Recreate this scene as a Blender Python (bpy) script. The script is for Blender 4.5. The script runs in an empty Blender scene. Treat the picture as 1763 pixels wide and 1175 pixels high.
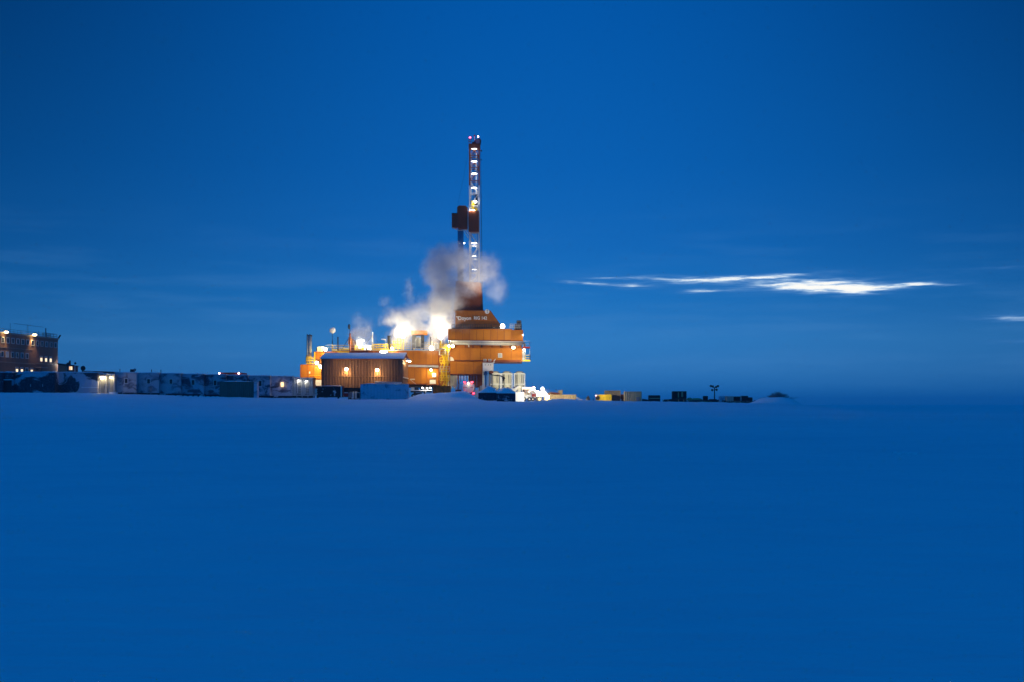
import bpy, math, random
from mathutils import Vector, Matrix, noise
random.seed(7)
R = math.radians
scene = bpy.context.scene
COL = scene.collection

# ------------------------------------------------------------------ camera
F, CX, HY, EYE = 2448.0, 881.5, 697.0, 1.7      # focal length in photo pixels, principal column, horizon row, eye height
cam = bpy.data.cameras.new('camera')
cam.lens = 36.0 * F / 1763.0
cam.sensor_width = 36.0
cam.shift_y = (HY - 587.5) / 1763.0
cam.clip_start = 0.5
cam.clip_end = 60000
camo = bpy.data.objects.new('camera', cam)
COL.objects.link(camo)
camo.location = (0, 0, EYE)
camo.rotation_euler = (R(90), 0, 0)
scene.camera = camo
scene.view_settings.view_transform = 'Standard'
scene.view_settings.look = 'None'
scene.view_settings.gamma = 1
scene.view_settings.exposure = 0
scene.view_settings.use_curve_mapping = False
scene.render.engine = 'CYCLES'
scene.cycles.max_bounces = 6
scene.cycles.diffuse_bounces = 3
scene.cycles.glossy_bounces = 2
scene.cycles.volume_bounces = 3
scene.cycles.volume_step_rate = 0.35
scene.cycles.sample_clamp_indirect = 4
scene.cycles.use_denoising = True

# ------------------------------------------------------------------ world: arctic twilight
SUN_AZ, SUN_EL = 11.0, -4.0
world = bpy.data.worlds.new('World')
scene.world = world
world.use_nodes = True
wt = world.node_tree
wt.nodes.clear()


class NT:
    """tiny helper around a node tree"""
    def __init__(s, t): s.t = t
    def n(s, kind, **kw):
        nd = s.t.nodes.new(kind)
        for k, v in kw.items(): setattr(nd, k, v)
        return nd
    def l(s, a, b): s.t.links.new(a, b)
    def put(s, sock, v):
        if hasattr(v, 'is_linked'): s.l(v, sock)
        else: sock.default_value = v
    def m(s, op, a, b=0.0, c=0.0, clamp=False):
        nd = s.n('ShaderNodeMath', operation=op, use_clamp=clamp)
        s.put(nd.inputs[0], a); s.put(nd.inputs[1], b); s.put(nd.inputs[2], c)
        return nd.outputs[0]
    def vm(s, op, a, b=(0, 0, 0), out=0):
        nd = s.n('ShaderNodeVectorMath', operation=op)
        s.put(nd.inputs[0], a); s.put(nd.inputs[1], b)
        return nd.outputs[out]
    def ramp(s, fac, stops, interp='LINEAR'):
        nd = s.n('ShaderNodeValToRGB')
        cr = nd.color_ramp; cr.interpolation = interp
        while len(cr.elements) < len(stops): cr.elements.new(0.5)
        for e, (p, c) in zip(cr.elements, stops):
            e.position = p; e.color = (c[0], c[1], c[2], 1) if len(c) == 3 else c
        s.l(fac, nd.inputs[0]); return nd.outputs[0]
    def mapr(s, v, a, b, c=0.0, d=1.0, smooth=True):
        nd = s.n('ShaderNodeMapRange', clamp=True)
        if smooth: nd.interpolation_type = 'SMOOTHSTEP'
        s.put(nd.inputs[0], v)
        for i, q in enumerate((a, b, c, d)): nd.inputs[i + 1].default_value = q
        return nd.outputs[0]
    def noise(s, vec, scale, detail=4, rough=0.55, out=0, dist=0.0):
        nd = s.n('ShaderNodeTexNoise')
        s.l(vec, nd.inputs['Vector']); nd.inputs['Scale'].default_value = scale
        nd.inputs['Detail'].default_value = detail; nd.inputs['Roughness'].default_value = rough
        nd.inputs['Distortion'].default_value = dist
        return nd.outputs[out]
    def mix(s, fac, a, b, mode='MIX'):
        nd = s.n('ShaderNodeMix', data_type='RGBA', blend_type=mode)
        s.put(nd.inputs[0], fac); s.put(nd.inputs[6], a); s.put(nd.inputs[7], b)
        return nd.outputs[2]


w = NT(wt)
gen = w.n('ShaderNodeTexCoord').outputs['Generated']
sep = w.n('ShaderNodeSeparateXYZ'); w.l(gen, sep.inputs[0])
dx, dy, dz = sep.outputs
el = w.m('MULTIPLY', w.m('ARCSINE', dz), 180 / math.pi)                      # elevation in degrees
az = w.m('MULTIPLY', w.m('ARCTAN2', dx, dy), 180 / math.pi)                  # azimuth from +Y in degrees
elp = w.m('POWER', w.m('DIVIDE', w.m('MAXIMUM', el, 0.0), 90.0), 0.5)        # 0 horizon .. 1 zenith
def ep(d): return math.sqrt(d / 90.0)
SKY = [(0.0, (.018, .140, .440)), (ep(0.5), (.020, .170, .490)), (ep(1.3), (.034, .208, .545)), (ep(2.6), (.032, .216, .568)),
       (ep(4.3), (.012, .172, .530)), (ep(6.5), (.006, .138, .485)), (ep(9.5), (.0025, .116, .445)),
       (ep(16), (.0006, .092, .386)), (ep(30), (.0003, .078, .350)), (1.0, (.0003, .070, .320))]
base = w.ramp(elp, SKY)
# lens corner darkening, with some afterglow fade, put into the sky colour
azd = w.m('DIVIDE', w.m('SUBTRACT', az, 1.5), 18.0)
away = w.m('SUBTRACT', 1.0, w.m('EXPONENT', w.m('MULTIPLY', w.m('MULTIPLY', azd, azd), -1.0)))
amt = w.m('MULTIPLY', w.mapr(el, 0.0, 16.0, 0.36, 0.74, False), w.mapr(el, 20.0, 55.0, 1.0, 0.10))
side = w.m('SUBTRACT', 1.0, w.m('MULTIPLY', away, amt))
base = w.vm('MULTIPLY', base, w.n('ShaderNodeCombineXYZ').outputs[0])
cmb = base.node.inputs[1].links[0].from_node
for i in range(3): w.l(side, cmb.inputs[i])
# soft horizontal veils low over the horizon
av = w.n('ShaderNodeCombineXYZ'); w.put(av.inputs[0], w.m('MULTIPLY', az, 0.16)); w.put(av.inputs[1], w.m('MULTIPLY', el, 1.5)); av.inputs[2].default_value = 3.1
veil = w.noise(av.outputs[0], 1.0, 5, 0.55)
veil = w.mapr(veil, 0.42, 0.78, 0, 1)
veil = w.m('MULTIPLY', veil, w.mapr(el, 0.3, 1.2, 0, 1)); veil = w.m('MULTIPLY', veil, w.mapr(el, 9.0, 3.0, 0, 1))
base = w.mix(w.m('MULTIPLY', veil, 0.22), base, (.085, .27, .60, 1))
# bright streaks of cloud still catching the sun, low on the right
ev = w.n('ShaderNodeCombineXYZ'); w.put(ev.inputs[0], az); w.put(ev.inputs[1], w.m('MULTIPLY', el, 1.0))
wv = w.n('ShaderNodeCombineXYZ'); w.put(wv.inputs[0], w.m('MULTIPLY', az, 0.50)); w.put(wv.inputs[1], w.m('MULTIPLY', el, 5.0)); wv.inputs[2].default_value = 1.7
wn = w.noise(wv.outputs[0], 1.0, 6, 0.62, out=1)
wn2 = w.noise(wv.outputs[0], 1.8, 5, 0.6)
wob = w.vm('MULTIPLY', w.vm('SUBTRACT', wn, (.5, .5, .5)), (1.3, 0.26, 0))
pos = w.vm('ADD', ev.outputs[0], wob)
def px2ae(px, py):
    a = math.degrees(math.atan((px - CX) / F))
    return a, math.degrees(math.atan((HY - py) / F * math.cos(math.radians(a))))
STREAKS = [  # px, py, half width px, half height px, weight, tilt
    (978, 485, 22, 3.0, .40, .06), (1062, 479, 62, 2.6, .70, .0), (1022, 489, 38, 3.6, .80, .07), (1090, 493, 40, 4.2, .85, .0),
    (1180, 482, 62, 4.6, .95, .04), (1260, 480, 90, 4.6, 1.05, -.03), (1335, 476, 70, 2.8, .75, -.05), (1205, 502, 34, 3.4, .85, .0), (1250, 500, 38, 2.8, .45, .0),
    (1375, 492, 70, 7.0, 1.7, .03), (1440, 496, 66, 8.2, 1.9, .03), (1478, 501, 24, 8.0, .9, .0), (1540, 493, 66, 4.2, 1.2, -.05), (1605, 490, 44, 2.6, .75, .02),
    (1400, 484, 80, 4.0, .30, .03), (1380, 487, 240, 15, .16, 0), (1740, 548, 46, 4.4, .75, 0), (1755, 588, 60, 4, .25, 0), (1735, 461, 60, 3.0, .22, 0),
    (1600, 470, 190, 13, .08, 0), (1680, 545, 190, 10, .08, 0)]
tot = None
for (px, py, hw, hh, wt_, tilt) in STREAKS:
    a0, e0 = px2ae(px, py)
    s1 = math.degrees(1 / F)
    d = w.vm('SUBTRACT', pos, (a0, e0, 0))
    sp = w.n('ShaderNodeSeparateXYZ'); w.l(d, sp.inputs[0])
    u = w.m('DIVIDE', sp.outputs[0], hw * s1); v = w.m('DIVIDE', w.m('ADD', sp.outputs[1], w.m('MULTIPLY', sp.outputs[0], tilt)), hh * s1)
    q = w.m('ADD', w.m('MULTIPLY', u, u), w.m('MULTIPLY', v, v))
    g = w.m('MULTIPLY', w.m('EXPONENT', w.m('MULTIPLY', w.m('POWER', q, 0.8), -1.15)), wt_)
    tot = g if tot is None else w.m('ADD', tot, g)
frag = w.mapr(wn2, 0.34, 0.66, 0.50, 1.30)
tot = w.m('MULTIPLY', w.m('MULTIPLY', tot, frag), 0.82)
tot = w.m('MULTIPLY', tot, w.m('GREATER_THAN', dy, 0.0))
cloud_col = w.ramp(w.m('DIVIDE', tot, 1.6), [(0.0, (.02, .15, .48)), (.18, (.10, .28, .62)), (.45, (.36, .56, .82)), (.75, (.92, .97, 1.0)), (1.0, (1.1, 1.08, 1.0))])
base = w.mix(w.m('MULTIPLY', tot, 1.25, clamp=True), base, cloud_col)
sky = w.n('ShaderNodeTexSky', sky_type='NISHITA', sun_disc=False, sun_elevation=R(SUN_EL), sun_rotation=R(SUN_AZ), air_density=1.0, ozone_density=3.0)
b1 = w.n('ShaderNodeBackground'); w.l(base, b1.inputs[0]); b1.inputs[1].default_value = 1.0
b2 = w.n('ShaderNodeBackground'); w.l(sky.outputs[0], b2.inputs[0]); b2.inputs[1].default_value = 0.008
ad = w.n('ShaderNodeAddShader'); w.l(b1.outputs[0], ad.inputs[0]); w.l(b2.outputs[0], ad.inputs[1])
wo = w.n('ShaderNodeOutputWorld'); w.l(ad.outputs[0], wo.inputs[0])

# the last of the daylight: very weak and soft
sl = bpy.data.lights.new('sun', 'SUN'); sl.energy = 0.58; sl.angle = R(70); sl.color = (.0, .30, 1)
so = bpy.data.objects.new('sun', sl); COL.objects.link(so)
so.rotation_euler = (R(42), 0, R(-12))

# ------------------------------------------------------------------ terrain height
PAD = [(-2600, 678), (-300, 677.5), (0, 677.5), (180, 678.2), (250, 681), (380, 685), (500, 687), (620, 689.5), (700, 689), (800, 690.5), (890, 693), (960, 691),
       (1020, 691), (1100, 692.5), (1180, 693.5), (1300, 696.5), (1360, 699), (1400, 708), (1450, 711), (5000, 711)]
MOUNDS = [(735, 296, 3.6, 4.2, .95), (722, 296, 2.0, 3.2, .45), (779, 296, 3.4, 4.0, 1.25), (798, 297, 2.4, 3.6, .95), (812, 298, 2.6, 3.6, .55), (757, 297, 2, 3, .5),
          (960, 292, 3.0, 3.2, .35), (985, 293, 4.0, 3.2, .22), (1336, 300, 3.4, 4.5, 1.3), (1362, 299, 3.0, 4.5, .9), (560, 294, 4.2, 3.2, .28), (1310, 302, 2.0, 4, .7)]
def sstep(t):
    t = max(0.0, min(1.0, t)); return t * t * (3 - 2 * t)
def pad_z(px):
    for (a, pa), (b, pb) in zip(PAD, PAD[1:]):
        if px <= b:
            t = sstep((px - a) / (b - a)); py = pa + (pb - pa) * t
            return EYE + (HY - py) * 300 / F
    return 0.0
def ground(x, y):
    px = CX + F * x / 300.0
    t = sstep((y - 205) / 84.0) * (1 - sstep((y - 560) / 240.0))
    z = max(0.0, pad_z(px)) * t
    if 270 < y < 330:
        for (mx, my, sx, sy, h) in MOUNDS:
            u = (x - (mx - CX) / F * my) / sx; v = (y - my) / sy
            e = u * u + v * v
            if e < 9: z += h * math.exp(-e * 1.1)
    if y < 900:
        z += 0.10 * noise.noise((x * .035, y * .07, 0)) + 0.035 * noise.noise((x * .3, y * .3, 5))
        if 268 < y < 306: z += 0.22 * abs(noise.noise((x * .55, y * .5, 9)))
    else:
        z += -0.2
    return z
def X(px, Y): return (px - CX) / F * Y
def Z(py, Y): return EYE + (HY - py) / F * Y
def G(px, Y): return ground(X(px, Y), Y)

# ------------------------------------------------------------------ materials
def new_mat(name):
    m = bpy.data.materials.new(name); m.use_nodes = True
    t = NT(m.node_tree); b = m.node_tree.nodes['Principled BSDF']
    return m, t, b
def paint(name, col, rough=0.55, metal=0.0, wear=0.35, wearcol=None, scale=0.7, streak=True, bump=0.15, frost=0.0):
    """painted or bare metal with dirt streaks, rust and rime"""
    m, t, b = new_mat(name)
    p = t.n('ShaderNodeNewGeometry').outputs['Position']
    v = t.vm('MULTIPLY', p, (1, 1, .22 if streak else 1))
    n1 = t.noise(v, scale, 5, .62); n2 = t.noise(p, scale * 6, 4, .6)
    wc = wearcol or tuple(c * .45 for c in col)
    c = t.mix(t.m('MULTIPLY', t.mapr(n1, .42, .72), wear), (*col, 1), (*wc, 1))
    c = t.mix(t.m('MULTIPLY', t.mapr(n2, .5, .75), wear * .6), c, (*[min(1, q * 1.35 + .01) for q in col], 1))
    if frost > 0:
        n3 = t.noise(p, .55, 6, .65)
        c = t.mix(t.mapr(n3, .62 - frost * .35, .70 - frost * .3), c, (.62, .66, .70, 1))
    t.l(c, b.inputs['Base Color'])
    b.inputs['Metallic'].default_value = metal; b.inputs['Specular IOR Level'].default_value = .22
    t.put(b.inputs['Roughness'], t.mapr(n2, .2, .8, rough - .12, min(1, rough + .15)))
    bp = t.n('ShaderNodeBump'); bp.inputs['Strength'].default_value = bump; bp.inputs['Distance'].default_value = .05
    t.l(n2, bp.inputs['Height']); t.l(bp.outputs[0], b.inputs['Normal'])
    return m
def frosted(name, dark, snowy, lo, hi, scale=.28):
    """dark steel wall with blown-on rime that leaves bare patches"""
    m, t, b = new_mat(name)
    p = t.n('ShaderNodeNewGeometry').outputs['Position']
    v = t.vm('MULTIPLY', p, (1, 1, 1.5))
    n1 = t.noise(v, scale, 7, .60, dist=.7); n2 = t.noise(p, 3.2, 4, .6)
    f = t.mapr(n1, lo, hi)
    c = t.mix(f, (*dark, 1), (*snowy, 1))
    c = t.mix(t.m('MULTIPLY', t.mapr(n2, .45, .8), .4), c, (*[q * .55 for q in snowy], 1))
    t.l(c, b.inputs['Base Color']); b.inputs['Roughness'].default_value = .75
    bp = t.n('ShaderNodeBump'); bp.inputs['Strength'].default_value = .3; bp.inputs['Distance'].default_value = .06
    t.l(n1, bp.inputs['Height']); t.l(bp.outputs[0], b.inputs['Normal'])
    return m
def glow(name, col, s):
    m, t, b = new_mat(name)
    b.inputs['Base Color'].default_value = (.8, .8, .8, 1)
    b.inputs['Emission Color'].default_value = (*col, 1); b.inputs['Emission Strength'].default_value = s
    m.cycles.emission_sampling = 'NONE'
    return m
def snow_mat(name, ground_sheet=False):
    m, t, b = new_mat(name)
    p = t.n('ShaderNodeNewGeometry').outputs['Position']
    n1 = t.noise(p, .02, 5, .5); n2 = t.noise(t.vm('MULTIPLY', p, (.5, 1.3, 1)), .9, 6, .6); n3 = t.noise(p, .25, 5, .6)
    c = t.mix(t.mapr(n1, .35, .7), (.80, .82, .84, 1), (.72, .745, .775, 1))
    c = t.mix(t.m('MULTIPLY', t.mapr(n3, .45, .75), .35), c, (.66, .70, .74, 1))
    n4 = t.noise(t.vm('MULTIPLY', p, (.8, 1.3, 1)), .22, 8, .68); c = t.mix(t.m('MULTIPLY', t.mapr(n4, .35, .75), .28), c, (.56, .63, .70, 1))
    t.l(c, b.inputs['Base Color']); b.inputs['Roughness'].default_value = .85
    b.inputs['Specular IOR Level'].default_value = .2
    h = t.m('ADD', t.m('MULTIPLY', n2, .6), t.m('MULTIPLY', n3, 1.6))
    bp = t.n('ShaderNodeBump'); bp.inputs['Strength'].default_value = .9; bp.inputs['Distance'].default_value = .16
    t.l(h, bp.inputs['Height']); t.l(bp.outputs[0], b.inputs['Normal'])
    return m
M = dict(
    snow=snow_mat('snow'),
    orange=paint('rig_orange', (.40, .142, .006), .55, wear=.5, wearcol=(.28, .085, .010), scale=.35),
    orange_worn=paint('worn_orange', (.365, .126, .007), .6, wear=.6, wearcol=(.20, .06, .012), scale=.6),
    orange_pale=paint('faded_orange', (.425, .155, .009), .55, wear=.5, wearcol=(.30, .09, .015), scale=.5),
    orange_deep=paint('deep_orange', (.36, .115, .008), .5, wear=.35, scale=.4),
    brown=paint('oxide_brown', (.22, .060, .020), .6, wear=.4, scale=.4),
    shed=paint('shed_siding', (.25, .118, .055), .5, wear=.55, wearcol=(.10, .045, .022), scale=.9),
    camp=paint('camp_siding', (.26, .15, .10), .6, wear=.3, scale=.3),
    camp_trim=paint('camp_trim', (.35, .29, .23), .6, wear=.3),
    galv=paint('galvanised', (.42, .43, .43), .42, .6, wear=.3),
    alu=paint('frosted_aluminium', (.62, .62, .60), .45, .3, wear=.25),
    yellow=paint('safety_yellow', (.80, .56, .02), .5, wear=.25),
    white=paint('white_paint', (.74, .74, .70), .5, wear=.25, wearcol=(.5, .48, .42)),
    cream=paint('cream_tank', (.62, .60, .48), .5, wear=.25, wearcol=(.42, .40, .30)),
    tan=paint('tan_container', (.46, .36, .20), .6, wear=.4, wearcol=(.25, .17, .09)),
    grey=paint('grey_steel', (.20, .21, .22), .55, wear=.4),
    greyc=paint('weathered_container', (.17, .13, .105), .6, wear=.5, wearcol=(.07, .045, .03), scale=.8),
    dark=paint('dark_steel', (.022, .022, .026), .55, wear=.4, frost=.0),
    darkf=paint('dark_frosted_steel', (.016, .02, .032), .6, wear=.4, frost=.22),
    maroon=paint('maroon_container', (.075, .012, .012), .6, wear=.4, frost=.12),
    red=paint('red_paint', (.42, .03, .02), .5, wear=.3),
    redroof=paint('red_roof', (.30, .055, .03), .55, wear=.3),
    tarp=paint('blue_tarp', (.03, .075, .20), .6, wear=.4),
    canvas=paint('pale_canvas', (.42, .40, .33), .8, wear=.5, scale=1.2),
    rubber=paint('rubber', (.02, .02, .02), .8, wear=.2),
    brush=paint('rimed_brush', (.24, .26, .28), .9, wear=.4),
    wall_dark=frosted('bare_module_wall', (.012, .016, .034), (.42, .45, .52), .50, .56, .17),
    wall_frost=frosted('rimed_module_wall', (.06, .07, .11), (.40, .42, .47), .34, .56, .5),
    wall_frost2=frosted('patchy_module_wall', (.03, .04, .075), (.40, .43, .50), .40, .58, .5),
    bluec=frosted('snow_blasted_container', (.10, .14, .22), (.50, .55, .64), .30, .50, .6),
    skidf=frosted('snow_streaked_skid', (.014, .018, .04), (.30, .34, .42), .56, .68, .5),
    glass=None,
)
m, t, b = new_mat('dark_glass'); b.inputs['Base Color'].default_value = (.01, .012, .02, 1); b.inputs['Roughness'].default_value = .12
t.put(b.inputs['Roughness'], t.mapr(t.noise(t.n('ShaderNodeNewGeometry').outputs['Position'], 2.0), .3, .7, .08, .3)); M['glass'] = m
M['g_warm'] = glow('lamp_warm', (1, .72, .38), 26)
M['g_sodium'] = glow('lamp_sodium', (1, .70, .26), 16)
M['g_white'] = glow('lamp_white', (1, .93, .82), 22)
M['g_cool'] = glow('lamp_cool', (1, .95, .88), 7)
M['g_red'] = glow('lamp_red', (1, .02, .05), 5)
M['g_pink'] = glow('lamp_pink', (1, .55, .6), 12)
M['g_win'] = glow('lit_window', (1, .72, .36), 1.5)
M['g_winy'] = glow('lit_window_amber', (1, .52, .12), 1.1)

# ------------------------------------------------------------------ mesh builder
class MB:
    def __init__(s): s.v = []; s.f = []
    def _a(s, vs, fs):
        o = len(s.v); s.v += [tuple(q) for q in vs]; s.f += [tuple(i + o for i in f) for f in fs]; return s
    def box(s, x0, x1, y0, y1, z0, z1):
        return s._a([(x0, y0, z0), (x1, y0, z0), (x1, y1, z0), (x0, y1, z0), (x0, y0, z1), (x1, y0, z1), (x1, y1, z1), (x0, y1, z1)],
                    [(0, 3, 2, 1), (4, 5, 6, 7), (0, 1, 5, 4), (1, 2, 6, 5), (2, 3, 7, 6), (3, 0, 4, 7)])
    def pb(s, p0, p1, pt, pb_, Y, dep):
        """box whose front face fills these photo columns / rows at distance Y"""
        z0 = Z(pb_, Y) if pb_ is not None else G((p0 + p1) / 2, Y) - .5
        return s.box(X(p0, Y), X(p1, Y), Y, Y + dep, z0, Z(pt, Y))
    def cyl(s, a, b, r, r2=None, n=10, caps=True):
        a = Vector(a); b = Vector(b); r2 = r if r2 is None else r2
        d = (b - a).normalized(); u = d.orthogonal().normalized(); w_ = d.cross(u)
        vs = []
        for c, q in ((a, r), (b, r2)):
            for i in range(n):
                t_ = 2 * math.pi * i / n; vs.append(c + u * (q * math.cos(t_)) + w_ * (q * math.sin(t_)))
        fs = [(i, (i + 1) % n, n + (i + 1) % n, n + i) for i in range(n)]
        if caps: fs += [tuple(range(n - 1, -1, -1)), tuple(range(n, 2 * n))]
        return s._a(vs, fs)
    def bar(s, a, b, w_, h=None):
        a = Vector(a); b = Vector(b); h = h or w_
        d = (b - a).normalized(); up = Vector((0, 0, 1)) if abs(d.z) < .95 else Vector((0, 1, 0))
        u = d.cross(up).normalized() * w_ / 2; v = u.normalized().cross(d) * h / 2
        vs = [a - u - v, a + u - v, a + u + v, a - u + v, b - u - v, b + u - v, b + u + v, b - u + v]
        return s._a(vs, [(0, 1, 2, 3), (7, 6, 5, 4), (0, 4, 5, 1), (1, 5, 6, 2), (2, 6, 7, 3), (3, 7, 4, 0)])
    def sph(s, c, r, n=12, k=8, sx=1, sy=1, sz=1, lo=-90):
        vs = []; 
        for j in range(k + 1):
            e = R(lo + (90 - lo) * j / k)
            for i in range(n):
                t_ = 2 * math.pi * i / n
                vs.append((c[0] + r * sx * math.cos(e) * math.cos(t_), c[1] + r * sy * math.cos(e) * math.sin(t_), c[2] + r * sz * math.sin(e)))
        fs = [(j * n + i, j * n + (i + 1) % n, (j + 1) * n + (i + 1) % n, (j + 1) * n + i) for j in range(k) for i in range(n)]
        return s._a(vs, fs)
    def prism(s, pts, y0, y1):
        n = len(pts)
        return s._a([(p[0], y0, p[1]) for p in pts] + [(p[0], y1, p[1]) for p in pts],
                    [tuple(range(n)), tuple(range(2 * n - 1, n - 1, -1))] + [(i, n + i, n + (i + 1) % n, (i + 1) % n) for i in range(n)])
    def corr(s, x0, x1, y, z0, z1, pitch, dep):
        """trapezoid sheet facing -Y"""
        n = max(2, int(round((x1 - x0) / pitch))); p = (x1 - x0) / n
        prof = []
        for i in range(n):
            a = x0 + i * p
            prof += [(a, y), (a + p * .35, y), (a + p * .5, y - dep), (a + p * .85, y - dep)]
        prof.append((x1, y))
        k = len(prof)
        return s._a([(a, b_, z0) for a, b_ in prof] + [(a, b_, z1) for a, b_ in prof], [(i, i + 1, k + i + 1, k + i) for i in range(k - 1)])
    def corry(s, x, y0, y1, z0, z1, pitch, dep, sgn=1):
        """the same sheet facing +X or -X"""
        n = max(2, int(round((y1 - y0) / pitch))); p = (y1 - y0) / n
        prof = []
        for i in range(n):
            a = y0 + i * p
            prof += [(a, x), (a + p * .35, x), (a + p * .5, x + dep * sgn), (a + p * .85, x + dep * sgn)]
        prof.append((y1, x)); k = len(prof)
        return s._a([(b_, a, z0) for a, b_ in prof] + [(b_, a, z1) for a, b_ in prof], [(i, i + 1, k + i + 1, k + i) for i in range(k - 1)])
    def rail(s, pts, h=1.1, step=1.6, r=.045, mid=2, kick=False):
        """guard rail along points"""
        for a, b_ in zip(pts, pts[1:]):
            a = Vector(a); b_ = Vector(b_); L = (b_ - a).length; n = max(1, int(L / step))
            for i in range(n + 1):
                p = a.lerp(b_, i / n); s.bar(p, p + Vector((0, 0, h)), r * 1.6)
            for k in range(mid + 1):
                z = Vector((0, 0, h * (1 - k / (mid + 1)))); s.bar(a + z, b_ + z, r * 1.6)
            if kick: s.bar(a + Vector((0, 0, .1)), b_ + Vector((0, 0, .1)), .04, .2)
        return s
    def mesh(s, name, mat, smooth=False, off=(0, 0, 0)):
        me = bpy.data.meshes.new(name)
        me.from_pydata([(a - off[0], b_ - off[1], c - off[2]) for a, b_, c in s.v], [], s.f)
        me.materials.append(M[mat] if isinstance(mat, str) else mat)
        if smooth: me.polygons.foreach_set('use_smooth', [True] * len(me.polygons))
        me.update(); return me

WP = {}   # world position of the frame a mesh is written in
def tagit(o, label=None, cat=None, group=None, kind=None):
    if label: o['label'] = label
    if cat: o['category'] = cat
    if group: o['group'] = group
    if kind: o['kind'] = kind
    return o
def thing(name, label, cat, loc, group=None, rotz=0.0):
    o = bpy.data.objects.new(name, None); COL.objects.link(o)
    o.location = loc; o.rotation_euler = (0, 0, rotz); o.empty_display_size = .5
    WP[o.name] = (0, 0, 0) if rotz else tuple(loc)
    return tagit(o, label, cat, group)
def part(root, name, mb, mat, label=None, smooth=False, kind=None):
    """a mesh of its own under root; vertices given in world space (or the root's own frame when it is turned)"""
    off = WP[root.name]
    me = mb.mesh(name, mat, smooth, off)
    o = bpy.data.objects.new(name, me); COL.objects.link(o); o.parent = root
    WP[o.name] = off
    return tagit(o, label, kind=kind)
def solo(name, mb, mat, label, cat, group=None, smooth=False, kind=None):
    vs = mb.v; x = (min(v[0] for v in vs) + max(v[0] for v in vs)) / 2; y = (min(v[1] for v in vs) + max(v[1] for v in vs)) / 2; z = min(v[2] for v in vs)
    o = bpy.data.objects.new(name, mb.mesh(name, mat, smooth, (x, y, z))); COL.objects.link(o); o.location = (x, y, z); WP[o.name] = (x, y, z)
    return tagit(o, label, cat, group, kind)
def bulb(parent, loc, power, col=(1, .75, .42), r=.15, spot=None, aim=None):
    off = WP[parent.name]
    L = bpy.data.lights.new('lamp_light', 'SPOT' if spot else 'POINT'); L.energy = power; L.color = col; L.shadow_soft_size = r
    if spot: L.spot_size = R(spot); L.spot_blend = .6
    o = bpy.data.objects.new('lamp_light', L); COL.objects.link(o); o.parent = parent
    o.location = [loc[i] - off[i] for i in range(3)]
    if aim is not None:
        o.rotation_euler = (Vector(aim) - Vector(loc)).to_track_quat('-Z', 'Y').to_euler()
    return o
WARM, WHITE, SOD, COOL = (1, .78, .36), (1, .9, .70), (1, .66, .24), (1, .93, .86)
def lamp(root, px, py, Y, power, r=.33, mat='g_warm', col=WARM, name='wall_lamp', spot=None, aim=None, wide=1.0, front=.55, drop=.25, tall=1.0):
    """flood lamp: housing, bracket and a lit lens; its light sits in front of the lens, metres out where walls need even light"""
    x, z = X(px, Y), Z(py, Y)
    h = MB(); h.box(x - r * wide * 1.02, x + r * wide * 1.02, Y + .02, Y + .34, z - r * .85 * tall, z + r * 1.0 * tall)
    h.bar((x, Y + .3, z + r * .4), (x, Y + .95, z + r * .9), .09)
    p = part(root, name, h, 'grey')
    part(p, 'lens', MB().sph((x, Y, z), r * .95, 14, 8, wide, .35, tall), mat, smooth=True)
    if spot is None: spot, aim = 165, (x, Y + 1.2, z - drop - 1.4)
    if spot == 'bare': spot, aim = None, None
    bulb(p, (x, Y - front, z - drop), power, col, .12, spot, aim)
    return p
def panels(root, p0, p1, pt, pb_, Y, dep, widths, mat, core='brown', label=None, name='panel'):
    tones = ['orange', 'orange_worn', 'orange', 'orange_pale', 'orange_worn'] if mat == 'orange' else [mat]
    """a building block: dark core with separate wall panels on its front, and end sheets"""
    part(root, 'wall_core', MB().pb(p0, p1, pt, pb_, Y, dep), core)
    z1 = Z(pt, Y); z0 = Z(pb_, Y) if pb_ is not None else G((p0 + p1) / 2, Y) - .4
    x = X(p0, Y); x1 = X(p1, Y); n = max(1, int(round((x1 - x) / widths))); s = (x1 - x) / n
    for i in range(n):
        j = .012 * (i % 3)
        part(root, name, MB().box(x + i * s + .045, x + (i + 1) * s - .045, Y - .07 - j, Y - .004, z0 + .04, z1 - .02), tones[(i * 7 + int(p0)) % len(tones)])
    for xx in (x, x1): part(root, 'corner_post', MB().box(xx - .13, xx + .13, Y - .2, Y - .1, z0, z1), 'orange_deep' if mat == 'orange' else mat)
    part(root, 'eave_trim', MB().box(x + .135, x1 - .135, Y - .17, Y - .1, z1 - .13, z1 + .0), 'orange_deep'); part(root, 'sill_trim', MB().box(x + .135, x1 - .135, Y - .17, Y - .1, z0, z0 + .14), 'brown')
    ns = max(1, int(dep / 3.2)); sy = dep / ns
    for xx, sg in ((x - .004, -1), (x1 + .004, 1)):
        a = MB()
        for i in range(ns): a.box(min(xx, xx + .06 * sg), max(xx, xx + .06 * sg), Y + i * sy + .025, Y + (i + 1) * sy - .025, z0 + .04, z1 - .02)
        part(root, 'end_cladding', a, mat)
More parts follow.
